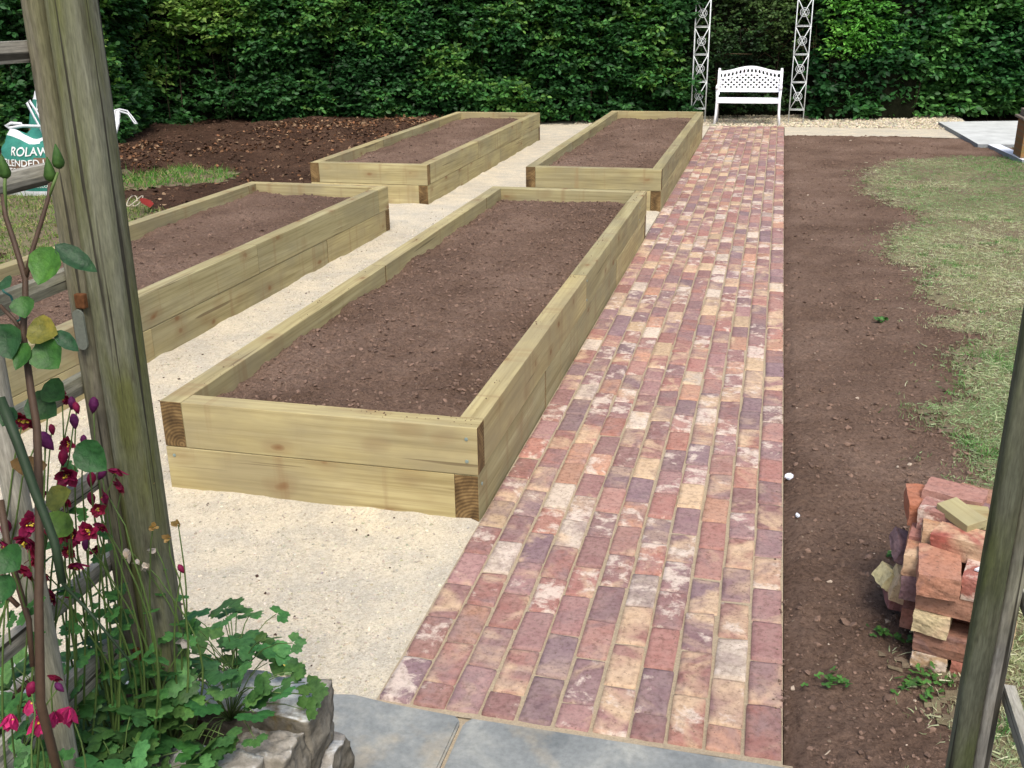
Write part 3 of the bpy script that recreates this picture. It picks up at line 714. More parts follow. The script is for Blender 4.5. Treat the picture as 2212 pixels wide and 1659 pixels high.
raised_bed(-4.83, 3.40, 1.37, 5.33, math.radians(-1.15), 'raised bed half hidden behind the mossy leaning post', 202, [2.9, 5.1], [1.6, 4.0],
           slabel='brown topsoil filling the bed behind the mossy post', level=.355, step=.02)
raised_bed(-4.69, 9.95, 1.29, 5.28, 0, 'far raised bed beside the dug earth bank', 303, [1.9, 4.1], [1.1, 2.9, 4.2],
           slabel='brown topsoil filling the far bed by the dug earth', level=.352, step=.025)
raised_bed(-2.385, 10.02, 1.355, 5.62, 0, 'far raised bed alongside the brick path near the arch', 404, [2.0, 4.4], [1.2, 3.4],
           slabel='brown topsoil filling the far bed near the white bench', level=.348, step=.025)

# ------------------------------------------------------------------ hedges
def polyl(pts):
    P = np.array(pts, float); d = np.diff(P, axis=0); l = np.hypot(d[:, 0], d[:, 1]); s = np.concatenate([[0], np.cumsum(l)])
    def at(t):
        x = np.interp(t, s, P[:, 0]); y = np.interp(t, s, P[:, 1])
        x2 = np.interp(t+.2, s, P[:, 0]); y2 = np.interp(t+.2, s, P[:, 1]); x1 = np.interp(t-.2, s, P[:, 0]); y1 = np.interp(t-.2, s, P[:, 1])
        tx, ty = x2-x1, y2-y1; q = np.maximum(np.hypot(tx, ty), 1e-6); return x, y, tx/q, ty/q
    return at, s[-1]
def hedge(name, label, pts, height, nspray, leaf, palette, seed, thick=1.3, bulge=.5, z0=.0, gap=.0, per=9, pal_noise=.8, cat='hedge', droop=.15, foot=.25, tw=False, aspect=.62):
    r = np.random.default_rng(seed); at, Ls = polyl(pts)
    root = empty(name, (pts[0][0], pts[0][1], 0), 0, label, cat)
    O = np.array([pts[0][0], pts[0][1], 0.0])
    s = r.uniform(0, Ls, nspray)
    z = np.where(r.uniform(0, 1, nspray) < .80, r.uniform(z0, 2.35, nspray), r.uniform(2.2, height, nspray))
    z = np.minimum(z, height)
    x, y, tx, ty = at(s); nx, ny = ty, -tx
    relief = fbm(s*.75+seed, z*1.0, seed)*bulge*1.5+fbm(s*2.8, z*3.2, seed+3)*bulge*.9
    gapn = fbm(s*1.5+seed, z*2.2, seed+7)
    din = np.where(gapn < gap-.07, r.uniform(.3, .7, nspray), r.exponential(.13, nspray))
    footin = np.clip((foot-z)/foot, 0, 1)*.18 if foot > 0 else 0
    d = relief-din-footin-.12
    base = np.stack([x+nx*d, y+ny*d, z], 1)
    # twig direction: out of the hedge, level, fanned
    out = np.stack([nx, ny, np.zeros(nspray)], 1); al = np.stack([tx, ty, np.zeros(nspray)], 1)
    tw_d = unit(out*r.uniform(.1, 1, (nspray, 1))+al*r.normal(size=(nspray, 1))*.8+np.array([0, 0, 1])*r.normal(size=(nspray, 1))*.35+np.array([0, 0, .12]))
    P, D, Nn, cl = [], [], [], []
    pal = np.array(palette); pn = np.clip(fbm(s*.9+5, z*1.1, seed+11)*pal_noise*2.2+.42+r.normal(size=nspray)*.13, 0, .999)
    colS = pal[(pn*len(pal)).astype(int)]
    for q in range(per):
        t = (q/per)*leaf*2.6
        side = (1 if q % 2 else -1)
        lat = unit(np.cross(tw_d, np.array([0, 0, 1.0])))
        P.append(base+tw_d*t+lat*side*leaf*.12+r.normal(size=(nspray, 3))*leaf*.12)
        D.append(unit(tw_d*.65+lat*side*.8+np.array([0, 0, -droop])+r.normal(size=(nspray, 3))*.28))
        Nn.append(unit(np.array([0, 0, 1.0])*.8+out*.45+r.normal(size=(nspray, 3))*.42))
        cl.append(colS*1.12*r.uniform(.6, 1.9, (nspray, 1)))
    P = np.concatenate(P); D = np.concatenate(D); Nn = np.concatenate(Nn); cl = np.concatenate(cl)
    k = P[:, 2] > z0+.02; P, D, Nn, cl = P[k], D[k], Nn[k], cl[k]
    X, Y, Z = axes_from(D, Nn); n = len(P); sz = leaf*r.uniform(.65, 1.25, n)
    V, F = scatter(LEAF_V, LEAF_F, P-O, X, Y, Z, np.stack([sz*aspect, sz, sz], 1))
    fo = mkmesh('foliage', V, F, M['leaf'], root, smooth=True, cols=np.repeat(cl, 7, 0)); fo['kind'] = 'stuff'
    # inner mass of old twigs, with real depth behind the leaves
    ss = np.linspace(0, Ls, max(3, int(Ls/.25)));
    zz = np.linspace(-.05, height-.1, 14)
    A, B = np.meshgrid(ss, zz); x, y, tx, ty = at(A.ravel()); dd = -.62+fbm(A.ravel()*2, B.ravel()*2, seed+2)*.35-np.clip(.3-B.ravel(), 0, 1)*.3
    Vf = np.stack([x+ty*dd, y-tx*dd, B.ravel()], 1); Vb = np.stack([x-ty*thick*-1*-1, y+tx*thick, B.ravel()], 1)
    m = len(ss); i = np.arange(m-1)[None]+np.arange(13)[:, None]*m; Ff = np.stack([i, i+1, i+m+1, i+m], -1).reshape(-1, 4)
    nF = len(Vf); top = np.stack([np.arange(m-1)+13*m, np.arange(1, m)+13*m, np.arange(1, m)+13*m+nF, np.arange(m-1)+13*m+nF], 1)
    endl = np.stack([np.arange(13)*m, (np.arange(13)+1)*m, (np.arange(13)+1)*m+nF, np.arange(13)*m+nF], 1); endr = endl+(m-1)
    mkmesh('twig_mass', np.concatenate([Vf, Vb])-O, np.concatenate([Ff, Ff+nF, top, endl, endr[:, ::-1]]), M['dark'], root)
    # stems
    mb = MB(); ns = int(Ls*3.2)
    for q in range(ns):
        s0 = r.uniform(0, Ls); x, y, tx, ty = [float(v) for v in at(np.array([s0]))] if False else [float(v[0]) for v in at(np.array([s0]))]
        dd = r.uniform(-.5, -.15); px_, py_ = x+ty*dd-O[0], y-tx*dd-O[1]; pp = []
        lx_, ly_ = r.normal()*.12, r.normal()*.05
        for j in range(5): pp.append((px_+lx_*j*.5+r.normal()*.02, py_+ly_*j*.4, -.05+j*r.uniform(.35, .5)))
        rad = r.uniform(.005, .014); sh = r.uniform(.25, .8)
        mb.tube(pp, [rad, rad*.8, rad*.65, rad*.45, rad*.2], 5, col=(.10*sh, .075*sh, .05*sh))
        if tw:
            for kx in range(3):
                a = pp[r.integers(1, 4)]; dx = r.normal(); mb.tube([a, (a[0]+dx*.3, a[1]-.12, a[2]+.12+r.normal()*.1), (a[0]+dx*.65, a[1]-.2, a[2]+.22+r.normal()*.15)], [.008, .006, .002], 4, col=(.20*sh, .14*sh, .08*sh))
    tw_ = mb.build('twigs', M['bark'], root, smooth=True); tw_['kind'] = 'stuff'
    return root
DG = [(.010, .040, .010), (.014, .054, .014), (.020, .070, .019), (.026, .088, .021), (.040, .115, .024), (.075, .155, .030)]
LG = [(.018, .060, .014), (.028, .085, .018), (.045, .120, .022), (.075, .160, .028), (.13, .21, .045), (.20, .27, .07)]
BG = [(.010, .045, .012), (.016, .062, .017), (.024, .085, .022), (.034, .108, .026), (.055, .145, .032)]
def gy(px, py): p = G(px, py); return (p.x, p.y)
hA = (-13.5, 10.3); hB = gy(60, 362); hC = gy(255, 340); hD = gy(351, 301); hE = gy(640, 283); hF = gy(1100, 271); hG_ = gy(1490, 266); hH = gy(1760, 260); hI = gy(2212, 256); hJ = (8.5, 20.6)
hedge('beech_hedge', 'yellow tinged beech hedge above the brown leaf litter bank, behind the sacks', [hA, hB, hC, hD, gy(460, 288), (hE[0]+.5, hE[1]+.2)], 3.4, 8800, .088, LG[:1]+DG[1:4]+LG[1:5], 31, gap=.02, foot=.5, z0=.12)
hedge('beech_hedge', 'dark green beech hedge directly behind the two far raised beds', [(hE[0]-.7, hE[1]-.15), hE, hF, (hG_[0]+.1, hG_[1])], 3.4, 7800, .088, DG+BG[3:], 32, gap=-.02, foot=.35, z0=.04)
p1, p2 = Vector((hG_[0], hG_[1])), Vector((hH[0], hH[1]))
hedge('yew_hedge', 'thin dark hedge with bare brown twigs behind the white bench', [(p1.x-.15, p1.y+.15), (p2.x+.25, p2.y+.25)], 3.4, 2300, .060, [(.010, .026, .010), (.016, .040, .012), (.026, .060, .016), (.05, .09, .025)], 33, gap=.06, foot=.2, z0=.1, tw=True, per=8, bulge=.3)
hedge('beech_hedge', 'glossy broad leaved hedge right of the arch, behind the concrete slab', [hH, hI, hJ], 3.4, 6200, .108, BG+[(.045, .13, .03)], 34, gap=-.05, foot=.2, z0=.04, bulge=.6)
q = G(1870, 262)
hedge('bright_shrub', 'light green shrub pushing out of the hedge just right of the arch', [(q.x-.62, q.y-.12), (q.x+.85, q.y+.3)], 2.6, 1000, .085, [(.05, .16, .025), (.07, .21, .03), (.11, .27, .045)], 35, thick=.2, bulge=.4, z0=.95, foot=0, gap=-.1, per=10, cat='shrub', aspect=.45)
bpy.data.objects['bright_shrub']

# ------------------------------------------------------------------ metal garden arch
def arch():
    root = empty('garden_arch', (0, 0, 0), 0, 'tall white metal rose arch with crossed rods behind the bench', 'garden arch')
    bl = G(1521, 266); br_ = G(1734, 266); brl = G(1706, 264)
    W = .235; top = 2.32
    def leg(xr, y0, sgn):
        mb = MB(); xs = (xr-W, xr)
        for yy in (y0, y0+.09):
            for x in xs: mb.tube([(x, yy, -.15), (x, yy, 1.2), (x, yy, top)], .0085, 6)
        z = .22; zs = []
        while z < top+.05: zs.append(z); z += .435
        for a in zs:
            mb.tube([(xs[0], y0-.004, a), (xs[1], y0-.004, a)], .006, 5); mb.tube([(xs[0], y0-.004, a+.018), (xs[1], y0-.004, a+.018)], .004, 5)
            for x in xs: mb.tube([(x, y0, a), (x, y0+.09, a)], .005, 5)
        for a, b_ in zip(zs[:-1], zs[1:]):
            for q in (0, .012):
                mb.tube([(xs[0], y0-.006, a+q), (xs[1], y0-.006, b_+q)], .0042, 5); mb.tube([(xs[0], y0+.003, b_-q), (xs[1], y0+.003, a-q)], .0042, 5)
            cz = (a+b_)/2; cx = sum(xs)/2
            for rad in (.068, .043):
                mb.tube([(cx+rad*math.cos(t), y0-.012, cz+rad*math.sin(t)) for t in np.linspace(0, 2*math.pi, 17)], .004, 5)
        mb.build('leg_panel', M['archmetal'], root, smooth=True)
    yA = (bl.y+br_.y)/2
    leg(bl.x, yA, 1); leg(br_.x, yA, -1)
    mb = MB(); x0, x1 = bl.x-W, br_.x
    for (a, b_, h) in ((x0, x1, .95), (bl.x, br_.x-W, .72)):
        c = (a+b_)/2; R_ = (b_-a)/2
        for yy in (yA, yA+.09):
            mb.tube([(c-R_*math.cos(t), yy, top+h*math.sin(t)) for t in np.linspace(0, math.pi, 25)], .0085, 6)
    cO, rO, cI, rI = (x0+x1)/2, (x1-x0)/2, (bl.x+br_.x-W)/2, (br_.x-W-bl.x)/2
    T = np.linspace(0, math.pi, 12)
    for t, t2 in zip(T[:-1], T[1:]):
        po = lambda q: (cO-rO*math.cos(q), yA-.006, top+.95*math.sin(q)); pi_ = lambda q: (cI-rI*math.cos(q), yA-.006, top+.72*math.sin(q))
        mb.tube([po(t), pi_(t)], .005, 5); mb.tube([po(t), pi_(t2)], .004, 5); mb.tube([pi_(t), po(t2)], .004, 5)
    mb.build('arch_top', M['archmetal'], root, smooth=True)
arch()

# ------------------------------------------------------------------ bench
def bench():
    fl, fr = G(1540, 272.5), G(1683, 271)
    y0 = (fl.y+fr.y)/2; x0, x1 = fl.x+.01, fr.x-.0; W = x1-x0; cx = (x0+x1)/2
    root = empty('garden_bench', (cx, y0, 0), 0, 'white lattice backed garden bench standing at the far end of the brick path', 'bench')
    hw = W/2; D = .42
    seat_z = .41
    lg = lambda pts, rad: (lambda mb: (mb.tube(pts, rad, 8), mb.build('leg', M['white'], root, smooth=True)))(MB())
    for s in (-1, 1):
        lg([(s*hw, 0, 0), (s*(hw-.02), .015, .2), (s*(hw-.025), .02, seat_z), (s*(hw-.02), .01, .60)], [.022, .02, .022, .024])
        lg([(s*(hw-.01), D+.08, 0), (s*(hw-.02), D, .3), (s*(hw-.03), D-.02, seat_z)], [.02, .02, .022])
        mb = MB(); mb.tube([(s*(hw-.02), -.03, .585), (s*(hw-.02), .0, .615), (s*(hw-.02), .2, .625), (s*(hw-.035), D+.01, .63)], [.024, .028, .024, .02], 8)
        mb.build('armrest', M['white'], root, smooth=True)
    # seat: bowed front rail and slats
    mb = MB(); xs = np.linspace(-hw+.02, hw-.02, 13)
    for a, b_ in zip(xs[:-1], xs[1:]):
        ya, yb_ = -.03*math.cos(a/hw*1.5), -.03*math.cos(b_/hw*1.5)
        V = [(a, ya, seat_z-.05), (b_, yb_, seat_z-.05), (b_, yb_, seat_z+.012), (a, ya, seat_z+.012), (a, ya+.03, seat_z-.05), (b_, yb_+.03, seat_z-.05), (b_, yb_+.03, seat_z+.012), (a, ya+.03, seat_z+.012)]
        mb.add(V, [(0, 1, 2, 3), (5, 4, 7, 6), (3, 2, 6, 7), (1, 0, 4, 5)])
    for k in range(9): mb.box((0, .045+k*.042, seat_z), (W-.05, .032, .014))
    for s in (-1, 0, 1): mb.box((s*(hw-.04), D/2, seat_z-.022), (.03, D-.04, .025))
    mb.build('seat', M['white'], root)
    # backrest, leaning back a little
    b0, bm_, bc = .535, .835, .915
    yb0 = D-.01; lean = lambda z: yb0+(z-b0)*.2
    topz = lambda x: bm_+(bc-bm_)*(math.cos(min(1, abs(x)/(hw*.92))*math.pi)*.5+.5)
    frame = MB(); xs = np.linspace(-hw+.02, hw-.02, 29); t = .022
    def band(za, zb, th, dy=0, mb=frame):
        for a, b_ in zip(xs[:-1], xs[1:]):
            V = []
            for dq in (0, th):
                for (x, z) in ((a, za(a)), (b_, za(b_)), (b_, zb(b_)), (a, zb(a))): V.append((x, lean(z)+dy+dq-th/2, z))
            mb.add(V, [(0, 1, 2, 3), (7, 6, 5, 4), (3, 2, 6, 7), (1, 0, 4, 5)])
    band(lambda x: topz(x)-.045, topz, t)
    band(lambda x: b0-.03, lambda x: b0+.022, t)
    for s in (-1, 1):
        frame.box((s*(hw-.02), lean(.65), .655), (.045, .03, .40), Matrix.Rotation(-.2, 3, 'X'))
        frame.box((s*(hw-.02), lean(.86), .862), (.036, .034, .03), Matrix.Rotation(-.2, 3, 'X'))
    frame.build('backrest_frame', M['white'], root)
    lat = MB(); sp, sl = .092, .82
    def bar(xa, sg, th, w=.025):
        pts = [(xa+sg*q, b0+.82*q) for q in np.linspace(0, .5, 61)]
        ins = [p for p in pts if abs(p[0]) < hw-.045 and p[1] < topz(p[0])-.112]
        if len(ins) < 2: return
        a, b_ = ins[0], ins[-1]; d = Vector((b_[0]-a[0], b_[1]-a[1])).normalized(); nn = Vector((-d.y, d.x))*w/2
        V = []
        for dq in (-th/2, th/2):
            for (p, s_) in ((a, -1), (b_, -1), (b_, 1), (a, 1)): z = p[1]+nn.y*s_; V.append((p[0]+nn.x*s_, lean(z)+dq, z))
        lat.add(V, [(0, 1, 2, 3), (7, 6, 5, 4), (0, 4, 5, 1), (1, 5, 6, 2), (2, 6, 7, 3), (3, 7, 4, 0)])
    k = -1.6
    while k < 1.6: bar(k, 1, .012); bar(k+.02, -1, .017); k += sp
    # pierced leaf band under the top rail
    for a in np.arange(-hw+.08, hw-.06, .062):
        z1_, z2_ = topz(a)-.115, topz(a)-.04
        for (pa, pb) in (((a-.022, z1_), (a+.022, z2_)), ((a+.022, z1_), (a-.022, z2_))):
            lat.tube([(pa[0], lean(pa[1]), pa[1]), ((pa[0]+pb[0])/2, lean((pa[1]+pb[1])/2), (pa[1]+pb[1])/2), (pb[0], lean(pb[1]), pb[1])], [.005, .012, .005], 5)
    band(lambda x: topz(x)-.125, lambda x: topz(x)-.100, .014, 0, lat)
    lat.build('backrest_lattice', M['white'], root)
bench()

# ------------------------------------------------------------------ concrete slab, kerb, pier
def prism(name, outline, z0, z1, mats, label=None, cat=None, parent=None):
    V, F = solid(outline, z0, z1); o = mkmesh(name, V, F, mats, parent, smooth=False, midx=[1 if i != 1 else 0 for i in range(len(F))] if isinstance(mats, list) and len(mats) > 1 else None)
    if label: struct(o, label, cat)
    return o
zt = .06
a, b_, c_ = G(2027, 263, zt), G(2082, 293.5, zt), G(2113, 311.5, zt)
prism('concrete_slab', [(a.x, a.y), (b_.x, b_.y), (c_.x, c_.y), (7.5, c_.y+.35), (7.5, a.y+1.3), (4.8, a.y+.55)], -.05, zt, [M['concrete'], M['kerbside']], 'pale concrete slab in front of the hedge at far right', 'concrete slab')
k0, k1 = G(2134, 312.5, zt), G(2186, 336, zt)
d = (k1-k0).normalized(); nrm = Vector((-d.y, d.x, 0)); 
if nrm.x < 0: nrm = -nrm
kk = [(k0.x, k0.y), (k1.x+d.x*.4, k1.y+d.y*.4), (k1.x+d.x*.4+nrm.x*.16, k1.y+d.y*.4+nrm.y*.16), (k0.x+nrm.x*.16, k0.y+nrm.y*.16)]
o = prism('concrete_kerb', kk, -.06, zt+.004, [M['kerb'], M['kerbside']]); struct(o, 'white topped concrete kerb between the slab and the brick pier', 'kerb')
p0 = G(2185, 343); pxl, pyl = p0.x+.01, p0.y
pier = empty('brick_pier', (pxl+.25, pyl-.2, 0), 0, 'orange brown brick pier with weathered cap standing in the grass at the slab', 'pier')
mb = MB(); mb.box((0, 0, .24), (.5, .44, .56)); mb.build('pier_body', M['pier'], pier, bevel=.006)
mb = MB(); mb.box((0, 0, .535), (.58, .52, .03)); mb.build('cap_ledge', M['cap'], pier, bevel=.008)
mb = MB(); mb.box((0, 0, .59), (.48, .42, .085)); mb.build('cap', M['cap'], pier, bevel=.012)

# ------------------------------------------------------------------ bulk sacks
def text_mesh(body, size, shear=0):
    cu = bpy.data.curves.new('lettering', 'FONT'); cu.body = body; cu.size = size; cu.align_x = 'CENTER'; cu.resolution_u = 4; cu.extrude = 0; cu.shear = shear; cu.offset = size*.012
    o = bpy.data.objects.new('lettering', cu); C.objects.link(o)
    bpy.context.view_layer.update()
    me = bpy.data.meshes.new_from_object(o.evaluated_get(bpy.context.evaluated_depsgraph_get()))
    bm = bmesh.new(); bm.from_mesh(me); bmesh.ops.triangulate(bm, faces=bm.faces); bmesh.ops.subdivide_edges(bm, edges=[e for e in bm.edges if e.calc_length() > size*.35], cuts=2)
    V = np.array([v.co[:] for v in bm.verts]); F = [tuple(v.index for v in f.verts) for f in bm.faces]; bm.free()
    bpy.data.objects.remove(o); bpy.data.curves.remove(cu); return V, F
def sack(cx, cy, w, dpt, h, rz, label, seed, texts, open_top=True, peak=None):
    root = empty('bulk_sack', (cx, cy, -.02), rz, label, 'sack', 'bulk sacks of topsoil by the hedge')
    def surf(u, v):   # u: 0..4 round the four sides, v: 0..1 height
        u = u % 4; side = int(u); f = u-side; tt = f*2-1
        bul = 1+.13*math.sin(math.pi*min(1, v*1.05))-.10*v
        R_ = .5
        corner = [(-1, -1), (1, -1), (1, 1), (-1, 1)]
        a, b2 = corner[side], corner[(side+1) % 4]
        x = a[0]+(b2[0]-a[0])*f; y = a[1]+(b2[1]-a[1])*f
        L_ = math.hypot(x, y); k_ = (1/ max(1e-6, L_))*1.12
        x = x*.62+x*k_*.38; y = y*.62+y*k_*.38
        wr = float(fbm(u*2.6+seed, v*3.2, seed))*.10+float(fbm(u*7+seed, v*6, seed+1))*.05
        if v > .8: bul *= 1-(v-.8)*.9
        return Vector((x*w/2*(bul+wr), y*dpt/2*(bul+wr), v*h+(.05*math.cos(math.pi*(tt))*(-1 if v > .9 else 0))+ (float(fbm(u*3, v*2, seed+5))*.10*v)))
    nu, nv = 64, 22; V = [surf(4*i/nu, j/nv) for j in range(nv+1) for i in range(nu)]
    F = [(j*nu+i, j*nu+(i+1) % nu, (j+1)*nu+(i+1) % nu, (j+1)*nu+i) for j in range(nv) for i in range(nu)]
    def band(v): return 2 if v < .10 or v > .93 else (1 if .30 < v < .62 else 0)
    mi = [band((j+.5)/nv+.02*math.sin(i*.4)) for j in range(nv) for i in range(nu)]
    o0 = len(V); V.append(Vector((0, 0, h*.80)))
    F += [(nv*nu+i, nv*nu+(i+1) % nu, o0) for i in range(nu)]; mi += [0]*nu
    body = mkmesh('sack_body', V, F, [M['sackteal'], M['sackbrown'], M['sackwhite']], root, midx=mi)
    for (txt, size, vc, uc, us) in texts:
        tv, tf = text_mesh(txt, size)
        NV = []
        for p in tv:
            u = uc+p[0]/w; v = vc+p[1]/h
            u = min(max(u, .03), 1.9); P_ = surf(u, v); Q = surf(u+.01, v); T_ = surf(u, v+.01); n_ = (Q-P_).cross(T_-P_).normalized()
            NV.append(P_+n_*.012)
        mkmesh('lettering', NV, tf, M['print'], root, smooth=False)
    return root, surf
def strap(root, pts, w=.045):
    mb = MB(); P_ = [Vector(p) for p in pts]; V = []
    for i, p in enumerate(P_):
        t = (P_[min(i+1, len(P_)-1)]-P_[max(0, i-1)]).normalized(); sd = t.cross(Vector((.3, 1, .2))).normalized()*w/2; nn = t.cross(sd).normalized()*.004
        V += [p-sd-nn, p+sd-nn, p+sd+nn, p-sd+nn]
    F = []
    for i in range(len(P_)-1):
        for k in range(4): F.append((i*4+k, i*4+(k+1) % 4, (i+1)*4+(k+1) % 4, (i+1)*4+k))
    mb.add(V, F); return mb.build('handle', M['sackwhite'], root, smooth=True)
fl = G(8, 405); fc = G(110, 424)
sb1 = G(100, 420)
s1, sf1 = sack(sb1.x-.06, sb1.y+.32, .92, .70, .68, math.radians(4), 'green and brown topsoil bag with lettering, open top, in front of the other sack', 61,
     [('BLENDED LOAM', .105, .50, .50, 0), ('TOPSOIL', .085, .385, .34, 0), ('ROLAWN', .13, .67, .50, 0), ('www.rolawn.co.uk', .075, .155, .44, 0)])
def loc(root, p): return root.matrix_basis.inverted() @ p
bpy.context.view_layer.update()
def hp(root, pts, dist): return [root.matrix_world.inverted() @ PD(*p, dist) for p in pts]
d1 = (G(110, 424)-Vector((0, 0, CAM_H))).dot(FW)
strap(s1, hp(s1, [(108, 300), (95, 292), (72, 250), (58, 222), (64, 218), (78, 240), (104, 290)], d1+.1), .035)
strap(s1, hp(s1, [(48, 268), (24, 266), (12, 272), (20, 277), (50, 272), (88, 273)], d1+.05), .035)
s2, sf2 = sack(sb1.x-.26, sb1.y+.95, .74, .60, 1.02, math.radians(-6), 'fuller green bag standing behind, its white loop handle right of the post', 62, [('W', .16, .80, .26, 0)])
d2 = d1+.55
strap(s2, hp(s2, [(246, 262), (248, 238), (258, 236), (275, 240), (288, 256), (297, 268), (290, 266), (276, 246), (256, 240)], d2), .022)
mb = MB(); V = hp(s2, [(246, 237), (258, 238), (256, 268), (250, 290), (243, 290)], d2); V2 = [v+Vector((0, .02, 0)) for v in V]
mb.add(V+V2, [(0, 1, 2, 3, 4), (9, 8, 7, 6, 5), (0, 5, 6, 1), (1, 6, 7, 2), (2, 7, 8, 3), (3, 8, 9, 4), (4, 9, 5, 0)]); mb.build('corner_tab', M['sackwhite'], s2)

# ------------------------------------------------------------------ stone wall and terrace under the left post
TZ = .56
def rock(name, c, d, seed, parent, rz=0, mat=None, amp=.018, sub=12, rnd_k=.16):
    n = sub; r = np.random.default_rng(seed); V = []; idx = {}
    F = []
    def vid(p):
        k = tuple(p)
        if k not in idx: idx[k] = len(V); V.append(p)
        return idx[k]
    for ax in range(3):
        for sg in (0, n):
            for i in range(n):
                for j in range(n):
                    q = []
                    for (a, b2) in ((i, j), (i+1, j), (i+1, j+1), (i, j+1)):
                        p = [0, 0, 0]; p[ax] = sg; p[(ax+1) % 3] = a; p[(ax+2) % 3] = b2; q.append(vid(tuple(p)))
                    F.append(tuple(q) if sg else tuple(reversed(q)))
    A = np.array(V, float)/n*2-1
    rad = np.linalg.norm(A, axis=1, keepdims=True); m_ = np.max(np.abs(A), axis=1, keepdims=True)
    A = A*(1-rnd_k*np.clip(rad/m_-1, 0, 1))
    Pp = A*np.array(d)/2
    for k, f_ in ((1, 1.0), (2.3, .5), (5, .25)):
        for ax in range(3):
            o1, o2 = (ax+1) % 3, (ax+2) % 3
            Pp[:, ax] += (vnoise(A[:, o1]*k*1.4+seed+A[:, ax]*.7, A[:, o2]*k*1.4+ax*9, seed)-.5)*2*amp*f_
    Pp += r.normal(size=Pp.shape)*amp*.06
    o = mkmesh(name, Pp, F, mat or M['lichen'], parent, smooth=mat is None, loc=c); o.rotation_euler = (0, 0, rz); return o
wl = empty('stone_wall', (G(700, 1500, TZ).x-.1, 1.6, 0), 0, 'low old stone retaining wall with white lichen beside the flagstones', 'wall')
wx = G(728, 1480, TZ).x; wy1 = G(700, 1465, TZ).y
def wr(x0, x1, y0, y1, z0, z1, seed, **k): return rock('stone', ((x0+x1)/2-wl.location.x, (y0+y1)/2-wl.location.y, (z0+z1)/2), (x1-x0, y1-y0, z1-z0), seed, wl, **dict(dict(sub=20, amp=.011, rnd_k=.10), **k))
ys = G(655, 1560, TZ).y
wr(wx-.30, wx-.005, ys, wy1, TZ-.15, TZ, 71); wr(wx-.13, wx-.01, ys-.105, ys-.004, TZ-.16, TZ-.012, 72); wr(wx-.27, wx-.045, ys-.33, ys-.10, TZ-.17, TZ+.0, 73)
wr(wx-.3, wx+.012, ys-.02, wy1+.01, TZ-.29, TZ-.14, 74, amp=.012); wr(wx-.3, wx+.012, ys-.35, ys-.03, TZ-.31, TZ-.16, 75, amp=.012)
wr(wx-.3, wx+.02, ys+.05, wy1+.02, TZ-.44, TZ-.28, 76, amp=.02); wr(wx-.3, wx+.03, ys-.3, ys+.045, TZ-.45, TZ-.30, 77, amp=.02)
wr(wx-.3, wx+.03, ys-.06, wy1+.02, -.04, TZ-.43, 78, amp=.02); wr(wx-.3, wx+.02, ys-.42, ys-.07, -.04, TZ-.44, 79, amp=.02)
for q in range(5):
    for zq in range(3): wr(wx-.30-.42*(q+1), wx-.30-.42*q-.01, wy1-.24, wy1+.0, -.03+zq*.18, .15+zq*.18, 200+q*3+zq, sub=6)
V, F = grid(-3.2, wx-.26, -.4, wy1-.05, .04, lambda x, y: TZ-.05+fbm(x*6, y*6, 61)*.06)
struct(mkmesh('terrace_soil', V, F, M['dug']), 'dark planting soil behind the stone wall under the columbines', 'soil')

# ------------------------------------------------------------------ rustic arbour: posts and rails
pb = G(372, 1521, TZ+.04)
def post_mesh(name, w, d, z0, z1, mat, parent, x, y, wob=.004, rz=0, rnd_=.25, seed=1):
    n = 16; zs = np.arange(z0, z1+.01, .06); V = []
    for z in zs:
        ox = float(fbm(z*1.2+seed, seed*1.0, seed))*wob*2; oy = float(fbm(z*1.2, seed*2.0, seed+1))*wob*2
        for k in range(n):
            t = 2*math.pi*(k+.5)/n; cx_, sy_ = math.cos(t), math.sin(t); p = 2/(rnd_*8)
            sx = math.copysign(abs(cx_)**p, cx_); sy = math.copysign(abs(sy_)**p, sy_)
            wv = 1+float(fbm(z*3+k*5, k*1.7, seed+4))*.05
            V.append((ox+sx*w/2*wv, oy+sy*d/2*wv, z))
    m = len(zs); F = [(j*n+i, j*n+(i+1) % n, (j+1)*n+(i+1) % n, (j+1)*n+i) for j in range(m-1) for i in range(n)]
    F += [tuple(reversed(range(n))), tuple(range((m-1)*n, m*n))]
    o = mkmesh(name, V, F, mat, parent, smooth=True, loc=(x, y, 0)); o.rotation_euler = (0, 0, rz); return o
ar = empty('rustic_trellis', (pb.x, pb.y, TZ), 0, 'mossy rustic wooden trellis standing on the stone wall at left', 'trellis')
ar.rotation_euler = (0, math.radians(.75), 0)
post_mesh('post', .067, .067, -.12, 1.95, M['post'], ar, 0, 0, rnd_=.62, seed=3)
post_mesh('batten', .036, .05, -.12, 1.95, M['strip'], ar, -.048, -.020, rnd_=.45, seed=5)
FX = pb.x-.075
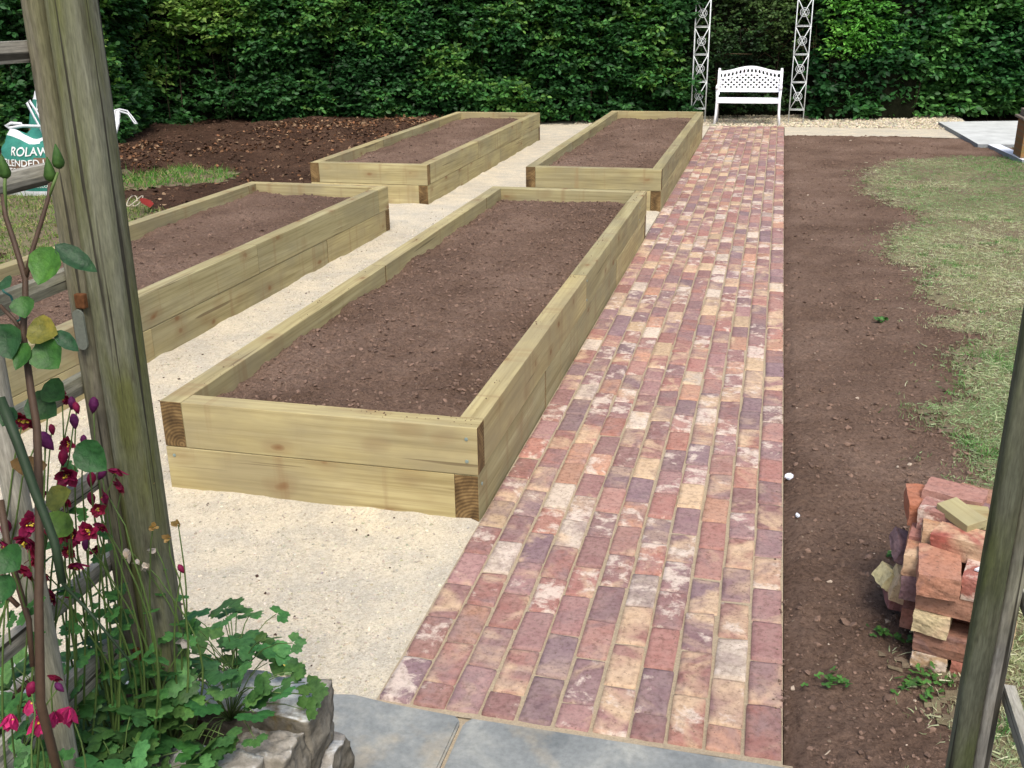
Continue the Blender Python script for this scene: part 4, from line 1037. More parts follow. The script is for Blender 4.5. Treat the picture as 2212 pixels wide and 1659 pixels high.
for k, (a, b_) in enumerate([((0, 110), (105, 110)), ((0, 389), (110, 377)), ((0, 637), (150, 602)), ((25, 890), (182, 826)), ((84, 1100), (223, 1031)), ((117, 1290), (250, 1212)), ((150, 1500), (275, 1394)), ((0, 1615), (35, 1590))]):
    A, B = PX(*a, FX), PX(*b_, FX); z = (A.z+B.z)/2-TZ
    mb = MB(); hh = .033
    ysr = np.linspace(-1.1, .02, 12); V = []
    for yy in ysr:
        oz = float(fbm(yy*3, k*3.3, 9))*.008; ox = float(fbm(yy*3, k*5.3, 19))*.006
        sl = (B.z-A.z)/(B.y-A.y)*0
        V += [(-.009+ox, yy, z-hh/2+oz), (.009+ox, yy, z-hh/2+oz), (.012+ox, yy, z+oz), (.009+ox, yy, z+hh/2+oz), (-.009+ox, yy, z+hh/2+oz), (-.011+ox, yy, z+oz)]
    F = [(j*6+i, (j+1)*6+i, (j+1)*6+(i+1) % 6, j*6+(i+1) % 6) for j in range(11) for i in range(6)]+[(0, 1, 2, 3, 4, 5), tuple(range(71, 65, -1))]
    # long axis along local Z of the material: rails are rotated copies of a vertical lath
    V = [(v[0], v[2]-z, v[1]) for v in V]
    o = mkmesh('rail', V, [tuple(f) for f in F], M['rail'], ar, smooth=False, loc=(FX-pb.x, 0, z)); o.rotation_euler = (math.radians(-90), 0, 0)
    o.scale = (1, 1, 1)
pm = PX(112, 1474, pb.x-.03); 
post_mesh('upright', .036, .040, -.12, 1.18, M['rail'], ar, pm.x-pb.x+.0, pm.y-pb.y, rnd_=.3, seed=8)
post_mesh('upright', .036, .040, -.12, 1.9, M['rail'], ar, FX-pb.x+.02, pm.y-pb.y-.42, rnd_=.3, seed=9)
# fittings on the seam of the post
def on_post(px_, py_): return PX(px_, py_, pb.x-.03)-Vector((pb.x, pb.y, TZ))
fz = lambda py_: PY(205, py_, pb.y-.04).z-TZ
mb = MB(); mb.box((-.034, -.0445, (fz(633)+fz(668))/2), (.019, .012, .026)); mb.build('rusty_bracket', M['rust'], ar, bevel=.002)
mb = MB(); zc = (fz(667)+fz(752))/2; hl = (fz(667)-fz(752))/2
V, F = solid([(math.cos(t)*.0105, math.sin(t)*.0105+(hl-.0105)*(1 if 0 <= t < math.pi else -1)) for t in list(np.linspace(.01, math.pi-.01, 8))+list(np.linspace(math.pi+.01, 2*math.pi-.01, 8))], 0, .004)
mb.add([(v[0]-.038, -.0505-v[2], v[1]+zc) for v in V], F); mb.build('latch_plate', M['zinc'], ar)
mb = MB(); zk = PY(332, 1421, pb.y-.04).z-TZ; mb.box((-.036, -.040, zk), (.014, .010, .036)); mb.build('rusty_bracket', M['rust'], ar, bevel=.004)

rb = PD(2071, 1659, 1.80); rz_ = rb.z
ar2 = empty('rustic_trellis', (rb.x, rb.y, 0), 0, 'mossy trellis post, darkened by painted shade, in front of the brick pile at right', 'trellis')
post_mesh('post', .040, .038, -.05, 2.5, M['shadepost'], ar2, 0, 0, rnd_=.5, seed=13)
post_mesh('batten', .030, .034, -.05, 2.5, M['rail'], ar2, .0335, .004, rnd_=.3, seed=15)
for zq in (.25, .45, .64, .83, 1.02, 1.21, 1.42):
    V = []
    for yy in np.linspace(-1.1, .02, 12):
        oz = float(fbm(yy*3, zq*9, 9))*.008
        V += [(-.009, oz-.016, yy), (.009, oz-.016, yy), (.012, oz, yy), (.009, oz+.016, yy), (-.009, oz+.016, yy), (-.011, oz, yy)]
    F = [(j*6+i, (j+1)*6+i, (j+1)*6+(i+1) % 6, j*6+(i+1) % 6) for j in range(11) for i in range(6)]+[(0, 1, 2, 3, 4, 5), tuple(range(71, 65, -1))]
    o = mkmesh('rail', V, F, M['rail'], ar2, smooth=False, loc=(.062, 0, zq)); o.rotation_euler = (math.radians(-90), 0, 0)

# ------------------------------------------------------------------ columbines and rose
LOBE = [(0, 0), (.16, .14), (.33, .30), (.47, .50), (.45, .62), (.34, .63), (.29, .70), (.27, .86), (.16, .95), (.06, .90), (0, .86)]
LOBE = LOBE+[(-x, y) for x, y in LOBE[-2:0:-1]]
def leaflet_np():
    V = [(0, .48, .03)]+[(x, y, 0) for x, y in LOBE]; n = len(LOBE)
    return np.array(V, float), np.array([(0, 1+i, 1+(i+1) % n) for i in range(n)])
LLV, LLF = leaflet_np()
def comp_leaf_np():
    V, F, o = [], [], 0
    for ang, offx in ((-68, .18), (0, 0), (68, -.18)):
        a = math.radians(-ang); ca, sa = math.cos(a), math.sin(a)
        P_ = LLV.copy(); P_[:, 2] -= .25*(P_[:, 0]**2)+.10*(P_[:, 1]-.4)**2
        V.append(np.stack([P_[:, 0]*ca-(P_[:, 1]+.10)*sa, P_[:, 0]*sa+(P_[:, 1]+.10)*ca, P_[:, 2]], 1)); F.append(LLF+o); o += len(P_)
    return np.concatenate(V), np.concatenate(F)
CLV, CLF = comp_leaf_np()
def leaves_obj(name, parent, P, D, Nn, sz, col, r, simple_leaf=False, mat='herb'):
    P = np.array(P, float); n = len(P); X, Y, Z = axes_from(np.array(D, float), np.array(Nn, float))
    tv, tf = (np.array(LEAF_V), np.array(LEAF_F)) if simple_leaf else (CLV, CLF)
    V, F = scatter(tv, tf, P, X, Y, Z, np.asarray(sz, float))
    V = V+0
    cc = np.repeat(np.asarray(col, float), len(tv), 0)*np.repeat(r.uniform(.85, 1.12, (n*len(tv)//len(tv), 1)), len(tv), 0)
    return mkmesh(name, V, F, M[mat], parent, smooth=True, cols=cc)
def arc(a, b_, bend, n=8, sway=(0, 0)):
    a, b_ = Vector(a), Vector(b_); o = []
    for i in range(n+1):
        t = i/n; p = a.lerp(b_, t); w = math.sin(math.pi*t); o.append(p+Vector((sway[0]*w, sway[1]*w, bend*w)))
    return o
PETAL = [(0, 0, 0), (.32, .35, .05), (.30, .72, .02), (0, 1, -.05), (-.30, .72, .02), (-.32, .35, .05), (0, .5, .0)]
def flower(parent, c, size, face, col, r, layers=4, petals=7, centre=(.62, .50, .08), closed=.3, name='flower'):
    """double columbine flower: rings of pointed petals round yellow stamens"""
    c = Vector(c); f = Vector(face).normalized(); a = f.orthogonal().normalized(); b2 = f.cross(a)
    P, D, Nn, S, K = [], [], [], [], []
    for l in range(layers):
        for k in range(petals):
            t = 2*math.pi*(k+.5*l)/petals+r.normal()*.15; out = a*math.cos(t)+b2*math.sin(t); op = closed+.35*l/layers+r.normal()*.08
            d = out*(1-op)+f*(op+.1); P.append(c+out*size*.04); D.append(d); Nn.append(f*(1-op)-out*op*.9+Vector((r.normal()*.25, r.normal()*.25, r.normal()*.25)))
            S.append(size*(.62-.09*l)*r.uniform(.75, 1.2)); sh = r.uniform(.5, 1.3)*(1.0+.15*l); K.append([q*sh for q in col])
    X, Y, Z = axes_from(np.array([v[:] for v in D]), np.array([v[:] for v in Nn]))
    V, F = scatter(PETAL, LEAF_F, np.array([v[:] for v in P]), X, Y, Z, np.array(S))
    cc = np.repeat(np.array(K), 7, 0)
    n0 = len(V); sv, sf = [], []
    if centre:
        P2 = np.array([(c+f*size*.22+Vector(r.normal(size=3))*size*.06)[:] for _ in range(7)]); V2, F2 = lumps(P2, np.full(7, size*.05), r, 1.0)
        V = np.concatenate([V, V2]); F = np.concatenate([F, F2+n0]); cc = np.concatenate([cc, np.tile(centre, (len(V2), 1))])
    return mkmesh(name, V, F, M['petal'], parent, smooth=True, cols=cc)
def bud(parent, c, size, col, dr, r, name='bud'):
    c = Vector(c); d = Vector(dr).normalized()
    mb = MB(); mb.tube([c-d*size*.5, c-d*size*.3, c, c+d*size*.35, c+d*size*.6], [size*.08, size*.26, size*.33, size*.2, size*.03], 7, col=col)
    return mb.build(name, M['petal'], parent, smooth=True)
MAG = (.20, .012, .060); CRIM = (.22, .014, .050); PUR = (.12, .02, .10)
r = np.random.default_rng(77)
def columbine(base, label, flowers, seed, depth=1.62, nleaf=16, spread=.22, group='columbines at the foot of the mossy trellis', hgt=.17, cat='plant', nm='columbine', leafcol=(.038, .122, .032), bulk=True, stemleaf=3):
    r = np.random.default_rng(seed); base = Vector(base)
    root = empty(nm, base, 0, label, cat, group)
    for (px_, py_, sz, kind) in flowers:
        z = depth+r.uniform(-.07, .07); T = PD(px_, py_, z)-base
        start = Vector((r.normal()*.025, r.normal()*.025, 0))
        st = arc(start, T, .02, 10, (r.normal()*.03, r.normal()*.02))
        top = st[-1]+Vector((0, 0, .02)); st[-2] = st[-2]+Vector((r.normal()*.004, 0, .006))
        mb = MB(); mb.tube(st, [.0028-.0016*i/10 for i in range(11)], 5); mb.build('stem', M['stem'], root, smooth=True)
        if kind == 'm': flower(root, T, sz*.8, (r.normal()*.6, -1, -.35+r.normal()*.5), MAG if r.uniform() < .5 else CRIM, r)
        elif kind == 'h': flower(root, T, sz, (r.normal()*.3, -.4, -1), (.42, .02, .13), r, layers=2, petals=5, closed=.65)
        elif kind == 'b': bud(root, T, sz, PUR if r.uniform() < .6 else MAG, (r.normal()*.5, -.2, -1), r)
        elif kind == 'w': flower(root, T, sz, (r.normal()*.5, -.6, -.8), (.50, .46, .44), r, layers=2, petals=5, closed=.6, centre=None)
        elif kind == 'd': flower(root, T, sz, (r.normal()*.5, -.6, .4), (.36, .25, .11), r, layers=1, petals=5, closed=.6, centre=None, name='seed_head')
        # small leaves on the stem
        P, D, S = [], [], []
        for q in range(r.integers(1, stemleaf+1)):
            t = r.uniform(.25, .85); p = st[int(t*10)]; a = r.uniform(0, 6.28)
            P.append(p[:]); D.append((math.cos(a), math.sin(a), .25)); S.append(r.uniform(.018, .038)*(1.2-t*.6))
        for p_, d_, s_ in zip(P, D, S): leaves_obj('leaf', root, [p_], [d_], [(r.normal()*.3, -.3+r.normal()*.3, 1)], [s_], [np.array(leafcol)*r.uniform(.8, 1.6)], r)
    P, D, S, Cc, Nn = [], [], [], [], []
    mb = MB()
    for q in range(int(nleaf*1.7)):
        a = r.uniform(0, 6.283); rad = spread*math.sqrt(r.uniform(.02, 1)); hh = hgt*(1-.55*(rad/spread)**2)*r.uniform(.55, 1.15)
        p = Vector((math.cos(a)*rad, math.sin(a)*rad, hh)); P.append(p[:]); D.append((math.cos(a)+r.normal()*.4, math.sin(a)+r.normal()*.4, r.normal()*.2)); S.append(r.uniform(.026, .044))
        Nn.append((r.normal()*.3, -.25+r.normal()*.3, 1)); Cc.append(np.array(leafcol)*r.uniform(.65, 1.8)*np.array([r.uniform(.8, 1.5), 1, r.uniform(.8, 1.3)]))
        mb.tube(arc((0, 0, 0), p, .03, 4), .0012, 4)
    if nleaf:
        leaves_obj('foliage', root, P, D, Nn, S, Cc, r); mb.build('leaf_stalks', M['stem'], root, smooth=True)
    return root
zb = TZ-.02
columbine((-1.22, 1.30, zb), 'columbine with dark crimson double flowers climbing in front of the trellis rails', [(134, 855, .038, 'm'), (145, 1023, .046, 'm'), (145, 1077, .040, 'm'), (134, 1146, .048, 'm'), (161, 1155, .044, 'm'), (193, 1150, .042, 'm'), (166, 1215, .042, 'm'), (148, 957, .032, 'm'), (136, 987, .026, 'b'), (160, 909, .024, 'b'), (105, 862, .022, 'b'), (112, 927, .018, 'b')], 501, 1.72, 14, .16)
columbine((-1.16, 1.40, zb), 'columbine whose magenta flowers hang against the mossy post', [(253, 1012, .040, 'm'), (264, 1047, .042, 'm'), (235, 1075, .038, 'm'), (223, 1132, .038, 'm'), (202, 874, .028, 'b'), (197, 1035, .026, 'b'), (220, 1024, .022, 'b'), (197, 1077, .024, 'b'), (155, 870, .022, 'b'), (165, 880, .02, 'b'), (178, 985, .028, 'm'), (210, 1100, .03, 'm'), (118, 1075, .03, 'm'), (92, 1060, .028, 'm'), (150, 1190, .032, 'm'), (205, 1185, .026, 'm'), (100, 1240, .032, 'm'), (180, 950, .018, 'b'), (157, 1278, .036, 'm'), (118, 1284, .042, 'm'), (185, 1175, .022, 'b')], 502, 1.80, 14, .16)
columbine((-1.24, 1.14, zb), 'columbine with crimson flowers clustered at the left picture edge', [(52, 897, .056, 'm'), (97, 951, .036, 'b'), (64, 1131, .046, 'm'), (60, 1162, .046, 'm'), (83, 1197, .050, 'm'), (62, 1227, .048, 'm'), (20, 1177, .034, 'm'), (12, 1140, .028, 'b'), (18, 1210, .028, 'b'), (80, 952, .02, 'b')], 503, 1.60, 14, .16)
columbine((-1.08, 1.06, zb), 'columbine with nodding magenta and yellow flowers low over the leaves', [(25, 1541, .046, 'h'), (84, 1544, .050, 'h'), (118, 1536, .046, 'h'), (151, 1526, .052, 'h'), (64, 1512, .036, 'h'), (120, 1458, .032, 'm'), (67, 1488, .026, 'b'), (128, 1484, .018, 'b')], 504, 1.62, 18, .2)
columbine((-1.10, 1.46, zb), 'faded columbine with pale spent flowers against the post', [(274, 1083, .036, 'd'), (332, 1074, .028, 'd'), (336, 1047, .018, 'd'), (337, 1185, .026, 'w'), (280, 1188, .036, 'w'), (310, 1215, .028, 'w'), (331, 1139, .022, 'd'), (364, 1164, .022, 'd'), (385, 1134, .026, 'd'), (409, 1374, .042, 'w'), (391, 1228, .018, 'b'), (296, 1207, .02, 'w')], 505, 1.95, 12, .15)
# low clumps of columbine leaves that cover the wall top
clumps = [(-1.45, 1.22, .2, 24, 'columbine leaves outside the trellis near the second upright'), (-1.12, .84, .18, 24, 'columbine leaves lowest in the picture'), (-1.48, .98, .2, 20, 'columbine leaves at the far left outside the trellis'), (-1.02, 1.56, .17, 26, 'leafy columbine clump overhanging the lichened stone'), (-1.10, 1.30, .15, 26, 'columbine clump trailing onto the white lichened stone'), (-1.15, 1.20, .2, 26, 'columbine clump in front of the post foot'), (-1.34, 1.44, .2, 22, 'columbine leaves behind the trellis rails'),
          (-1.32, 1.05, .2, 26, 'columbine leaves under the crimson flowers'), (-1.10, 1.00, .19, 26, 'columbine leaves along the bottom edge of the picture'), (-1.28, .86, .2, 24, 'columbine leaves in the bottom left corner'), (-1.02, 1.12, .13, 20, 'columbine leaves spilling beside the bottom stone')]
for q, (x, y, sp, nl, lb) in enumerate(clumps): columbine((x, y, zb), lb, [], 520+q, nleaf=nl, spread=sp, hgt=.15, group='leafy columbine clumps on the wall top', cat='plant', nm='columbine_clump')
# sprig reaching over the stone
columbine((-1.03, 1.62, zb+.06), 'slender columbine sprig leaning over the gravel right of the post', [], 540, nleaf=12, spread=.15, hgt=.22, group='leafy columbine clumps on the wall top', nm='columbine_clump')

# rose
ro = PD(86, 1420, 1.55); rbase = Vector((ro.x, ro.y, TZ))
rose = empty('climbing_rose', rbase, 0, 'climbing rose with thick brown canes, green buds and glossy leaves at left', 'rose')
def rp(px_, py_, z=1.5): return PD(px_, py_, z)-rbase
def cane(pts, r0, r1, mat='cane', z=1.5):
    P_ = [rp(*p, z) for p in pts]
    if pts[0][1] > 1600: P_[0] = Vector((0, 0, -.03))
    mb = MB(); n = len(P_); mb.tube(P_, [r0+(r1-r0)*i/(n-1) for i in range(n)], 7); return mb.build('cane', M[mat], rose, smooth=True)
cane([(86, 1640), (88, 1520), (84, 1300), (86, 1180), (84, 1032), (80, 920), (68, 850), (60, 790), (50, 720), (55, 640), (55, 602), (30, 520), (12, 466), (6, 420)], .0075, .0035)
cane([(50, 720), (30, 690), (0, 660)], .0035, .003); cane([(55, 602), (70, 541), (92, 470), (105, 426), (108, 396)], .0038, .0028); cane([(105, 426), (125, 372)], .0028, .002, 'stem'); cane([(12, 466), (10, 400), (12, 376)], .003, .0022, 'stem')
cane([(60, 790), (75, 760), (82, 720)], .002, .0015); cane([(0, 860), (40, 960), (75, 1060), (95, 1110), (118, 1170), (135, 1260)], .0075, .006, 'greencane', 1.45)
cane([(0, 1080), (20, 1200), (62, 1340), (70, 1440)], .006, .004, 'cane', 1.6); cane([(135, 1260), (200, 1330), (290, 1440)], .003, .002, 'greencane', 1.62); cane([(40, 1310), (10, 1280), (0, 1235)], .004, .004, 'cane', 1.6)
def ovate(px_, py_, length, dirpx, tilt, col, z=1.48):
    n = 9; base_ = rp(px_, py_, z); tip = rp(px_+dirpx[0], py_+dirpx[1], z-.01); d = (tip-base_); ln = d.length; d.normalize()
    nv = Vector((tilt[0], -1, tilt[1])).normalized(); sx = d.cross(nv).normalized(); nv = sx.cross(d)
    V, F = [], []
    for i in range(n):
        t = i/(n-1); w = length*.5*math.sin(math.pi*t**.80)**.85*(1+.06*(i % 2)); dd = d*ln*t-nv*ln*.12*math.sin(t*2.4)
        for s_ in (-1, -.5, 0, .5, 1): V.append(base_+dd+sx*w*s_+nv*(abs(s_)*w*.30))
    for i in range(n-1):
        for k in range(4): F.append((i*5+k, i*5+k+1, (i+1)*5+k+1, (i+1)*5+k))
    return mkmesh('leaf', V, F, M['herb'], rose, smooth=True, cols=np.array(col))
DGL = (.028, .10, .018); 
ovate(112, 532, .052, (-34, 82), (.1, .6), (.045, .14, .022)); ovate(118, 528, .030, (90, 55), (.2, 1.2), (.012, .05, .018)); ovate(60, 708, .045, (62, 12), (0, .9), (.13, .13, .02)); ovate(80, 740, .050, (44, 55), (.3, .5), DGL)
ovate(118, 715, .022, (50, 42), (0, 1.2), (.012, .055, .022)); ovate(60, 740, .032, (-30, 58), (0, .8), DGL); ovate(0, 700, .05, (22, 75), (.4, .3), (.014, .06, .018)); ovate(45, 640, .034, (8, 46), (.3, 1.0), DGL); ovate(0, 610, .03, (20, 8), (0, 1.5), (.02, .07, .03))
ovate(165, 960, .052, (62, 56), (.2, .4), (.022, .085, .026), 1.62); ovate(60, 860, .05, (60, 36), (.1, .9), (.016, .06, .016), 1.56); ovate(100, 1090, .042, (50, -32), (0, 1.0), (.08, .10, .02), 1.56); ovate(30, 880, .036, (-28, 40), (0, .8), (.012, .05, .014)); ovate(66, 985, .05, (-8, 46), (.6, .3), (.11, .065, .018), 1.56)
ovate(150, 1110, .05, (-42, 50), (.1, .6), (.06, .13, .02), 1.62); ovate(95, 830, .04, (42, 30), (0, .8), (.02, .08, .018), 1.56); ovate(0, 1190, .05, (40, 40), (0, .8), (.02, .08, .02), 1.5); ovate(20, 1240, .04, (-20, 60), (0, .5), (.02, .08, .02), 1.5)
for (bx, by) in ((10, 372), (108, 378), (126, 350)):
    c = rp(bx, by); mb = MB(); sz = .024; mb.tube([c+Vector((0, 0, -.4*sz)), c+Vector((0, 0, -.25*sz)), c, c+Vector((0, 0, .5*sz)), c+Vector((0, 0, 1.1*sz))], [.003, .0075, .009, .006, .0008], 8, col=(.05, .12, .03)); mb.build('bud', M['petal'], rose, smooth=True)
mb = MB(); mb.tube([PD(*p, 1.5)-rbase for p in [(0, 612), (8, 630), (24, 640), (30, 660), (44, 672), (44, 690), (32, 697)]], .0018, 6); mb.build('tie_wire', M['wire'], rose, smooth=True)

# ------------------------------------------------------------------ pile of bricks
pf = G(1962, 1446)
PILE_R = math.radians(-13)
def loose_brick(u, v, z, w, d, h, rz, label, col, rr, tilt=(0, 0), seed=0, name='loose_brick'):
    """u,v: centre in the pile's own frame (right, back)"""
    c, s = math.cos(PILE_R), math.sin(PILE_R)
    x = pf.x+u*c-v*s; y = pf.y+u*s+v*c
    o = rock(name, (x, y, z), (w, d, h), 900+seed, None, 0, M['lbrick'], amp=.0028, sub=9, rnd_k=.035)
    o.rotation_euler = (tilt[0], tilt[1], PILE_R+rz)
    me = o.data; nv = len(me.vertices)
    col = tuple(q*.9 for q in col)
    for nm, q in (('Col', col), ('Rnd', rr)):
        a = me.color_attributes.new(nm, 'FLOAT_COLOR', 'POINT'); a.data.foreach_set('color', np.tile(list(q)+[1.0], nv).astype(np.float32))
    for p_ in me.polygons: p_.use_smooth = False
    return tag(o, label, 'brick', 'reclaimed bricks in the loose pile')
RED, BRN, PURP, CRM, ORG = (.34, .13, .09), (.25, .12, .08), (.24, .13, .13), (.56, .46, .27), (.40, .18, .10)
HB = .074; WB, LB = .104, .216
no = (.1, .1, .1); yl = (.95, .1, .3); pp_ = (.2, .9, .2); wh = (.3, .2, .98)
def hz(k): return -.005+HB*(k+.5)
B_ = [(.10, .40, q_, LB, WB, .0, 'red brick hidden in the rear of the pile', RED, no) for q_ in (0, 1, 2, 3, 4)] + [
 # u, v, layer (rear courses sit lower), w, d, rot, label, col, rnd
 (.052, .108, 0, WB, LB, 0, 'buff ended brick at the bottom front left corner of the pile', (.45, .30, .17), wh),
 (.165, .108, 0, WB, LB, 0, 'red brick in the bottom row beside the buff ended one', RED, no),
 (.09, .28, 0, LB, WB, .05, 'reddish brick low on the left flank of the pile', (.30, .13, .10), no),
 (.108, .052, 1, LB, WB, .0, 'long brown brick spanning the second row front', BRN, (.2, .5, .1)),
 (.00, .22, 1, WB, LB, .02, 'narrow reddish brick end on the left flank, second row', (.32, .14, .10), no),
 (.115, .24, 1, WB, LB, .0, 'second row brick inside the pile', RED, no),
 (.047, .09, 2, WB, LB, -.04, 'cream brick jutting out in the third row', CRM, (.7, .1, .3)),
 (.215, .12, 2, WB, LB, .04, 'cream brick set back in the third row beside a dark gap', (.48, .36, .20), yl),
 (-.02, .30, 1.9, WB, LB*.8, .12, 'orange brick edge on the left flank, third row', ORG, (.5, .1, .1)),
 (.100, .045, 3, LB, WB, -.06, 'long rusty brown brick spanning the fourth row front', (.34, .17, .11), (.55, .3, .2)),
 (-.012, .17, 2.8, WB, LB, .04, 'purple grey brick end on the left flank, fourth row', PURP, pp_),
 (.12, .25, 3, LB, WB, .0, 'fourth row brick in the middle of the pile', RED, no),
 (.040, .055, 4, .12, .20, .10, 'big orange faced brick with a yellow cracked end', (.40, .19, .12), (.45, .35, .3)),
 (.165, .09, 4, WB, LB, -.05, 'red brick with a white broken end beside the orange one', (.34, .12, .09), (.1, .1, .97)),
 (-.015, .19, 3.75, WB, LB, .03, 'orange topped brick on the left flank, fifth row', ORG, (.8, .1, .2)),
 (.10, .29, 4, LB, WB, .0, 'fifth row brick under the white scrap', RED, no),
 (-.015, .30, 3.9, WB, LB, .03, 'long reddish brick forming the upper left flank', (.33, .15, .12), no),
 (.125, .155, 4.75, .235, .095, -.26, 'long split brick with deep red face and buff top, lying aslant', (.36, .11, .08), (.8, .1, .5)),
 (.02, .24, 4.5, WB, .15, .10, 'brick with green tinged end below the white marked one', (.40, .22, .12), (.9, .3, .1)),
 (.20, .27, 4, LB, WB, .0, 'purple red brick under the timber offcut', PURP, no),
 (.03, .29, 4.9, LB*.7, WB, -.12, 'pinkish brick with a chalk white patch, below the offcut', (.34, .17, .14), (.3, .2, .93)),
 (.205, .31, 4.9, LB, WB, -.18, 'purplish brick right of the timber offcut', (.27, .14, .13), pp_),
 (-.045, .38, 4.7, WB, LB*.8, .2, 'small orange red brick leaning at the upper left of the pile', (.40, .15, .08), no),
 (.045, .40, 5.15, .185, .115, -.12, 'pink brick on the very top of the pile', (.37, .19, .15), (.2, .3, .2)),
 (.15, .45, 4.8, LB, WB, -.2, 'rough brown brick behind the topmost pink one', (.31, .16, .10), (.4, .3, .2)),
]
for i, (u, v, k, w, d, rz, lb, col, rr) in enumerate(B_):
    loose_brick(u, v, hz(k), w, d, HB-.001, rz, lb, col, rr, tilt=((.05, -.10) if k == 4.75 else (0, 0)), seed=i)
for i, (u, v, z, w, d, h, rz, tl, lb, col, rr) in enumerate([
 (-.085, .33, .24, .06, .15, .05, .3, (.1, .35), 'purple brick bat sticking out left of the pile, upper', PURP, pp_),
 (-.115, .26, .155, .05, .085, .06, .5, (0, .5), 'small rounded cream brick bat at the far left of the pile', (.58, .52, .28), no),
 (-.070, .22, .165, .055, .11, .085, .2, (0, .3), 'yellowish brick bat propped upright against the left flank', (.58, .47, .27), yl),
 (-.09, .30, .085, .06, .16, .05, .3, (0, .2), 'purple red brick bat low on the left of the pile', (.28, .12, .11), no)]):
    loose_brick(u, v, z, w, d, h, rz, lb, col, rr, tl, 950+i, 'brick_bat')
cb = G(2125, 1215)
o = rock('brick_bat', (cb.x+.02, cb.y+.3, .05), (.11, .12, .11), 990, None, 0, M['brick'], amp=.008, sub=7); nv = len(o.data.vertices)
for nm, q in (('Col', (.55, .42, .30)), ('Rnd', (.3, .1, .99))):
    a = o.data.color_attributes.new(nm, 'FLOAT_COLOR', 'POINT'); a.data.foreach_set('color', np.tile(list(q)+[1.0], nv).astype(np.float32))
tag(o, 'pale broken brick on the grass just behind the pile, beside the post', 'brick', 'reclaimed bricks in the loose pile')
def pile_pt(u, v, z): c, s = math.cos(PILE_R), math.sin(PILE_R); return (pf.x+u*c-v*s, pf.y+u*s+v*c, z)
for (u, v, z, rz, w, d, lb) in ((.075, .245, .437, -.75, .075, .135, 'greenish yellow timber offcut resting aslant on the bricks'), (.12, .28, .423, .15, .11, .07, 'second pale timber offcut tucked under the other one')):
    mb = MB(); mb.box((0, 0, 0), (d, w, .03)); o = mb.build('timber_offcut', M['offcut'], None, bevel=.002, loc=pile_pt(u, v, z)); o.rotation_euler = (.12 if rz < 0 else 0, .10 if rz < 0 else 0, PILE_R+rz)
    tag(o, lb, 'offcut', 'timber offcuts on the brick pile')
def scrap(name, pts, loc_, label, cat, mat):
    V = [(x, y, .004+rnd.uniform(0, .006)) for x, y in pts]; V2 = [(x, y, 0) for x, y in pts]; n = len(pts)
    o = mkmesh(name, V+V2, [tuple(range(n)), tuple(reversed(range(n, 2*n)))]+[(i, n+i, n+(i+1) % n, (i+1) % n) for i in range(n)], mat, None, smooth=False, loc=loc_); return tag(o, label, cat)
o = scrap('paper_scrap', [(-.07, -.02), (-.01, -.05), (.06, -.045), (.09, .0), (.05, .04), (-.02, .03)], pile_pt(.20, .07, hz(4)+.040), 'white scrap of paper under the aslant split brick', 'scrap', M['plastic'])
o = scrap('paper_scrap', [(-.05, -.02), (.03, -.03), (.06, .0), (.02, .03), (-.03, .02)], pile_pt(.19, .215, hz(5)-.01), 'small white and blue scrap beside the timber offcut', 'scrap', M['plastic'])

# ------------------------------------------------------------------ small things on the soil
def blob(px_, py_, rad, label):
    c = G(px_, py_); r_ = np.random.default_rng(int(px_)); pts = [(math.cos(t)*rad*r_.uniform(.6, 1.1), math.sin(t)*rad*1.7*r_.uniform(.6, 1.1)) for t in np.linspace(0, 2*math.pi, 12, endpoint=False)]
    return scrap('mortar_splash', pts, (c.x, c.y, float(border_h(np.array([c.x]), np.array([c.y]))[0])+.006), label, 'mortar', M['plastic'])
blob(1704, 1033, .020, 'larger white splash of mortar on soil by the path edge'); blob(1722, 1125, .010, 'smaller white splash of mortar nearer the camera')
def weed(px_, py_, n, rad, label, seed, hf=border_h, sz=.014):
    c = G(px_, py_); z = float(hf(np.array([c.x]), np.array([c.y]))[0]); r = np.random.default_rng(seed); root = empty('weed', (c.x, c.y, z), 0, label, 'weed', 'small green weeds on the soil')
    P = [(r.normal()*rad, r.normal()*rad*.7, .008+r.uniform(0, .02)) for _ in range(n)]
    leaves_obj('foliage', root, P, [(r.normal(), r.normal(), .3) for _ in range(n)], [(r.normal()*.4, r.normal()*.4, 1) for _ in range(n)], r.uniform(.6, 1.2, n)*sz, [np.array((.05, .14, .03))*r.uniform(.7, 1.5) for _ in range(n)], r)
weed(1806, 1493, 26, .035, 'round green weed seedling clump in the near soil strip', 1); weed(1901, 1388, 12, .016, 'tiny weed left of the brick pile foot', 2); weed(1940, 1400, 9, .016, 'weed sprig touching the bottom of the brick pile', 3)
weed(1928, 1210, 12, .018, 'weed in the hollow beside the upper pile', 4); weed(2060, 1480, 22, .05, 'spread of weeds in front of the brick pile', 5); weed(1900, 695, 6, .02, 'single bright green sprout in the dark raked hollow', 6, sz=.035)
weed(2000, 1500, 30, .05, 'weeds at the grass edge below the pile', 7)
o = MB()
def twig(pts, label, col=(.35, .29, .22), rad=.0025):
    P_ = [G(*p) for p in pts]; base_ = P_[0]; mb = MB(); mb.tube([p-base_+Vector((0, 0, .014)) for p in P_], rad, 5, col=col); o = mb.build('twig', M['bark'], None, smooth=True, loc=base_); tag(o, label, 'twig', 'dry twigs lying on the soil')
twig([(1765, 1655), (1790, 1632), (1817, 1610)], 'grey twig on the soil near the bottom edge'); twig([(1980, 1570), (2000, 1600), (2022, 1630)], 'thin dry twig by the grass near the trellis post')
twig([(1865, 965), (1885, 972), (1902, 978)], 'pale twig midway down the raked soil'); twig([(1722, 855), (1745, 848)], 'short brown twig near the brick path edge', (.2, .12, .07))
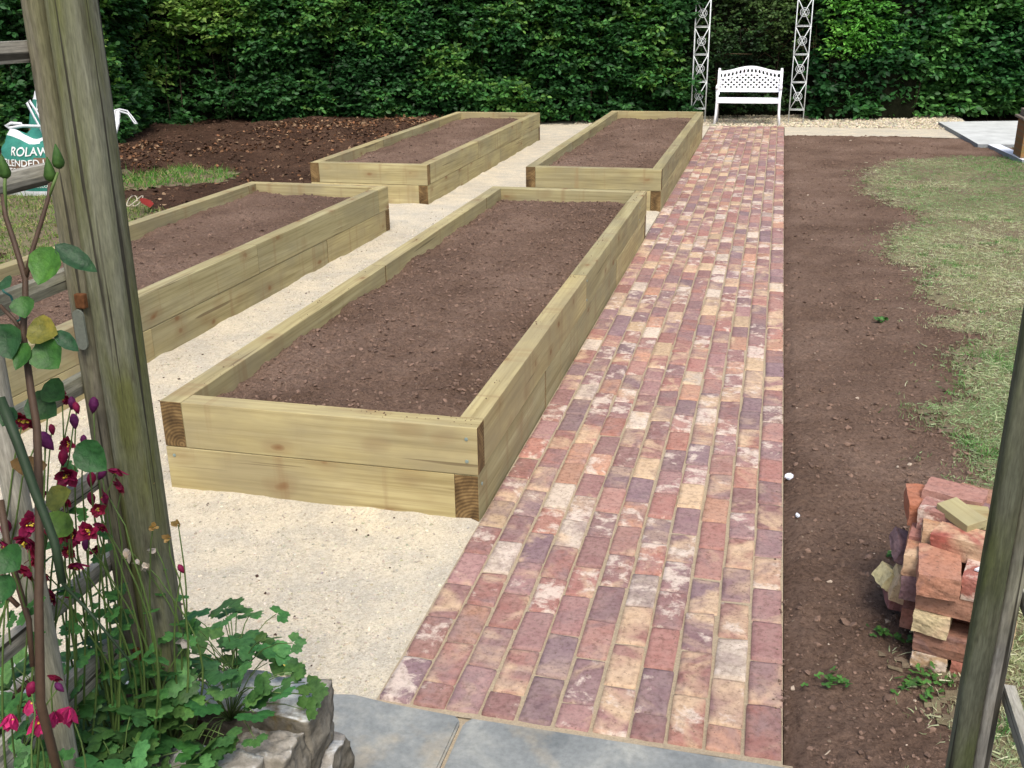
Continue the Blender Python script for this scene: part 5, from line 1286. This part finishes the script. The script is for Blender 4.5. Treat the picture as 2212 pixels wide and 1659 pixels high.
twig([(2022, 1045), (2030, 1068)], 'pale straw stalk at the lawn edge', (.45, .38, .22))
# yellow fallen leaf and green leaf on the gravel by the wall; twine and red leaf on the dug soil
def fallen(px_, py_, sz, col, label, rz):
    c = G(px_, py_); o = mkmesh('fallen_leaf', (np.array(LEAF_V)-np.array([0, .5, 0]))*sz, np.array(LEAF_F), M['herb'], None, True, cols=np.array(col), loc=(c.x, c.y, .016)); o.rotation_euler = (0, 0, rz); tag(o, label, 'leaf')
fallen(611, 1448, .030, (.55, .45, .09), 'narrow yellow leaf on the gravel behind the stone', .3); fallen(626, 1462, .036, (.22, .35, .17), 'pale green oval leaf on gravel beside the stone top', 1.6)
c = G(318, 456); o = mkmesh('red_leaf', (np.array(LEAF_V)-np.array([0, .5, 0]))*.17, np.array(LEAF_F), M['litter'], None, True, cols=np.array((.20, .025, .02)), loc=(c.x, c.y, .09)); o.rotation_euler = (.6, .2, 1.2); tag(o, 'red crumpled leaf on the dug earth behind the left bed', 'leaf')
P_ = [G(285+14*math.cos(t)+t*2, 455-12*math.sin(t*1.3)) for t in np.linspace(0, 9, 28)]; b0_ = P_[0]
mb = MB(); mb.tube([p-b0_+Vector((0, 0, .10)) for p in P_], .006, 5); tag(mb.build('garden_twine', simple('pale_twine', (.50, .44, .33)), None, smooth=True, loc=b0_), 'loop of pale twine beside the red leaf', 'twine')

# ------------------------------------------------------------------ camera, light, world
cam = bpy.data.cameras.new('camera'); co = bpy.data.objects.new('camera', cam); C.objects.link(co)
cam.sensor_width = 36; cam.lens = 36*FOC/2212; cam.clip_end = 500; cam.clip_start = .05
mt = Matrix((RT, UP, -FW)).transposed().to_4x4(); mt.translation = (0, 0, CAM_H); co.matrix_world = mt
bpy.context.scene.camera = co
w = bpy.data.worlds.new('World'); bpy.context.scene.world = w; w.use_nodes = True; nt = w.node_tree
sky = nt.nodes.new('ShaderNodeTexSky'); sky.sky_type = 'NISHITA'; sky.sun_disc = False
EL, AZ = math.radians(56), math.radians(158)      # azimuth clockwise from +Y: behind the camera, a little right
sky.sun_elevation = EL; sky.sun_rotation = AZ; sky.air_density = 1.0; sky.dust_density = 4.0; sky.ozone_density = .6
bg = nt.nodes['Background']; bg.inputs['Strength'].default_value = .11; L(nt, sky.outputs[0], bg.inputs[0])
sd = bpy.data.lights.new('sun', 'SUN'); sd.energy = 1.5; sd.angle = math.radians(22); sd.color = (1, .96, .90)
so = bpy.data.objects.new('sun', sd); C.objects.link(so)
dirv = Vector((math.sin(AZ)*math.cos(EL), math.cos(AZ)*math.cos(EL), math.sin(EL)))
so.rotation_euler = dirv.to_track_quat('Z', 'Y').to_euler()
vs = bpy.context.scene.view_settings; vs.view_transform = 'Standard'; vs.look = 'None'; vs.gamma = 1; vs.exposure = 0.95
bpy.context.scene.cycles.max_bounces = 6
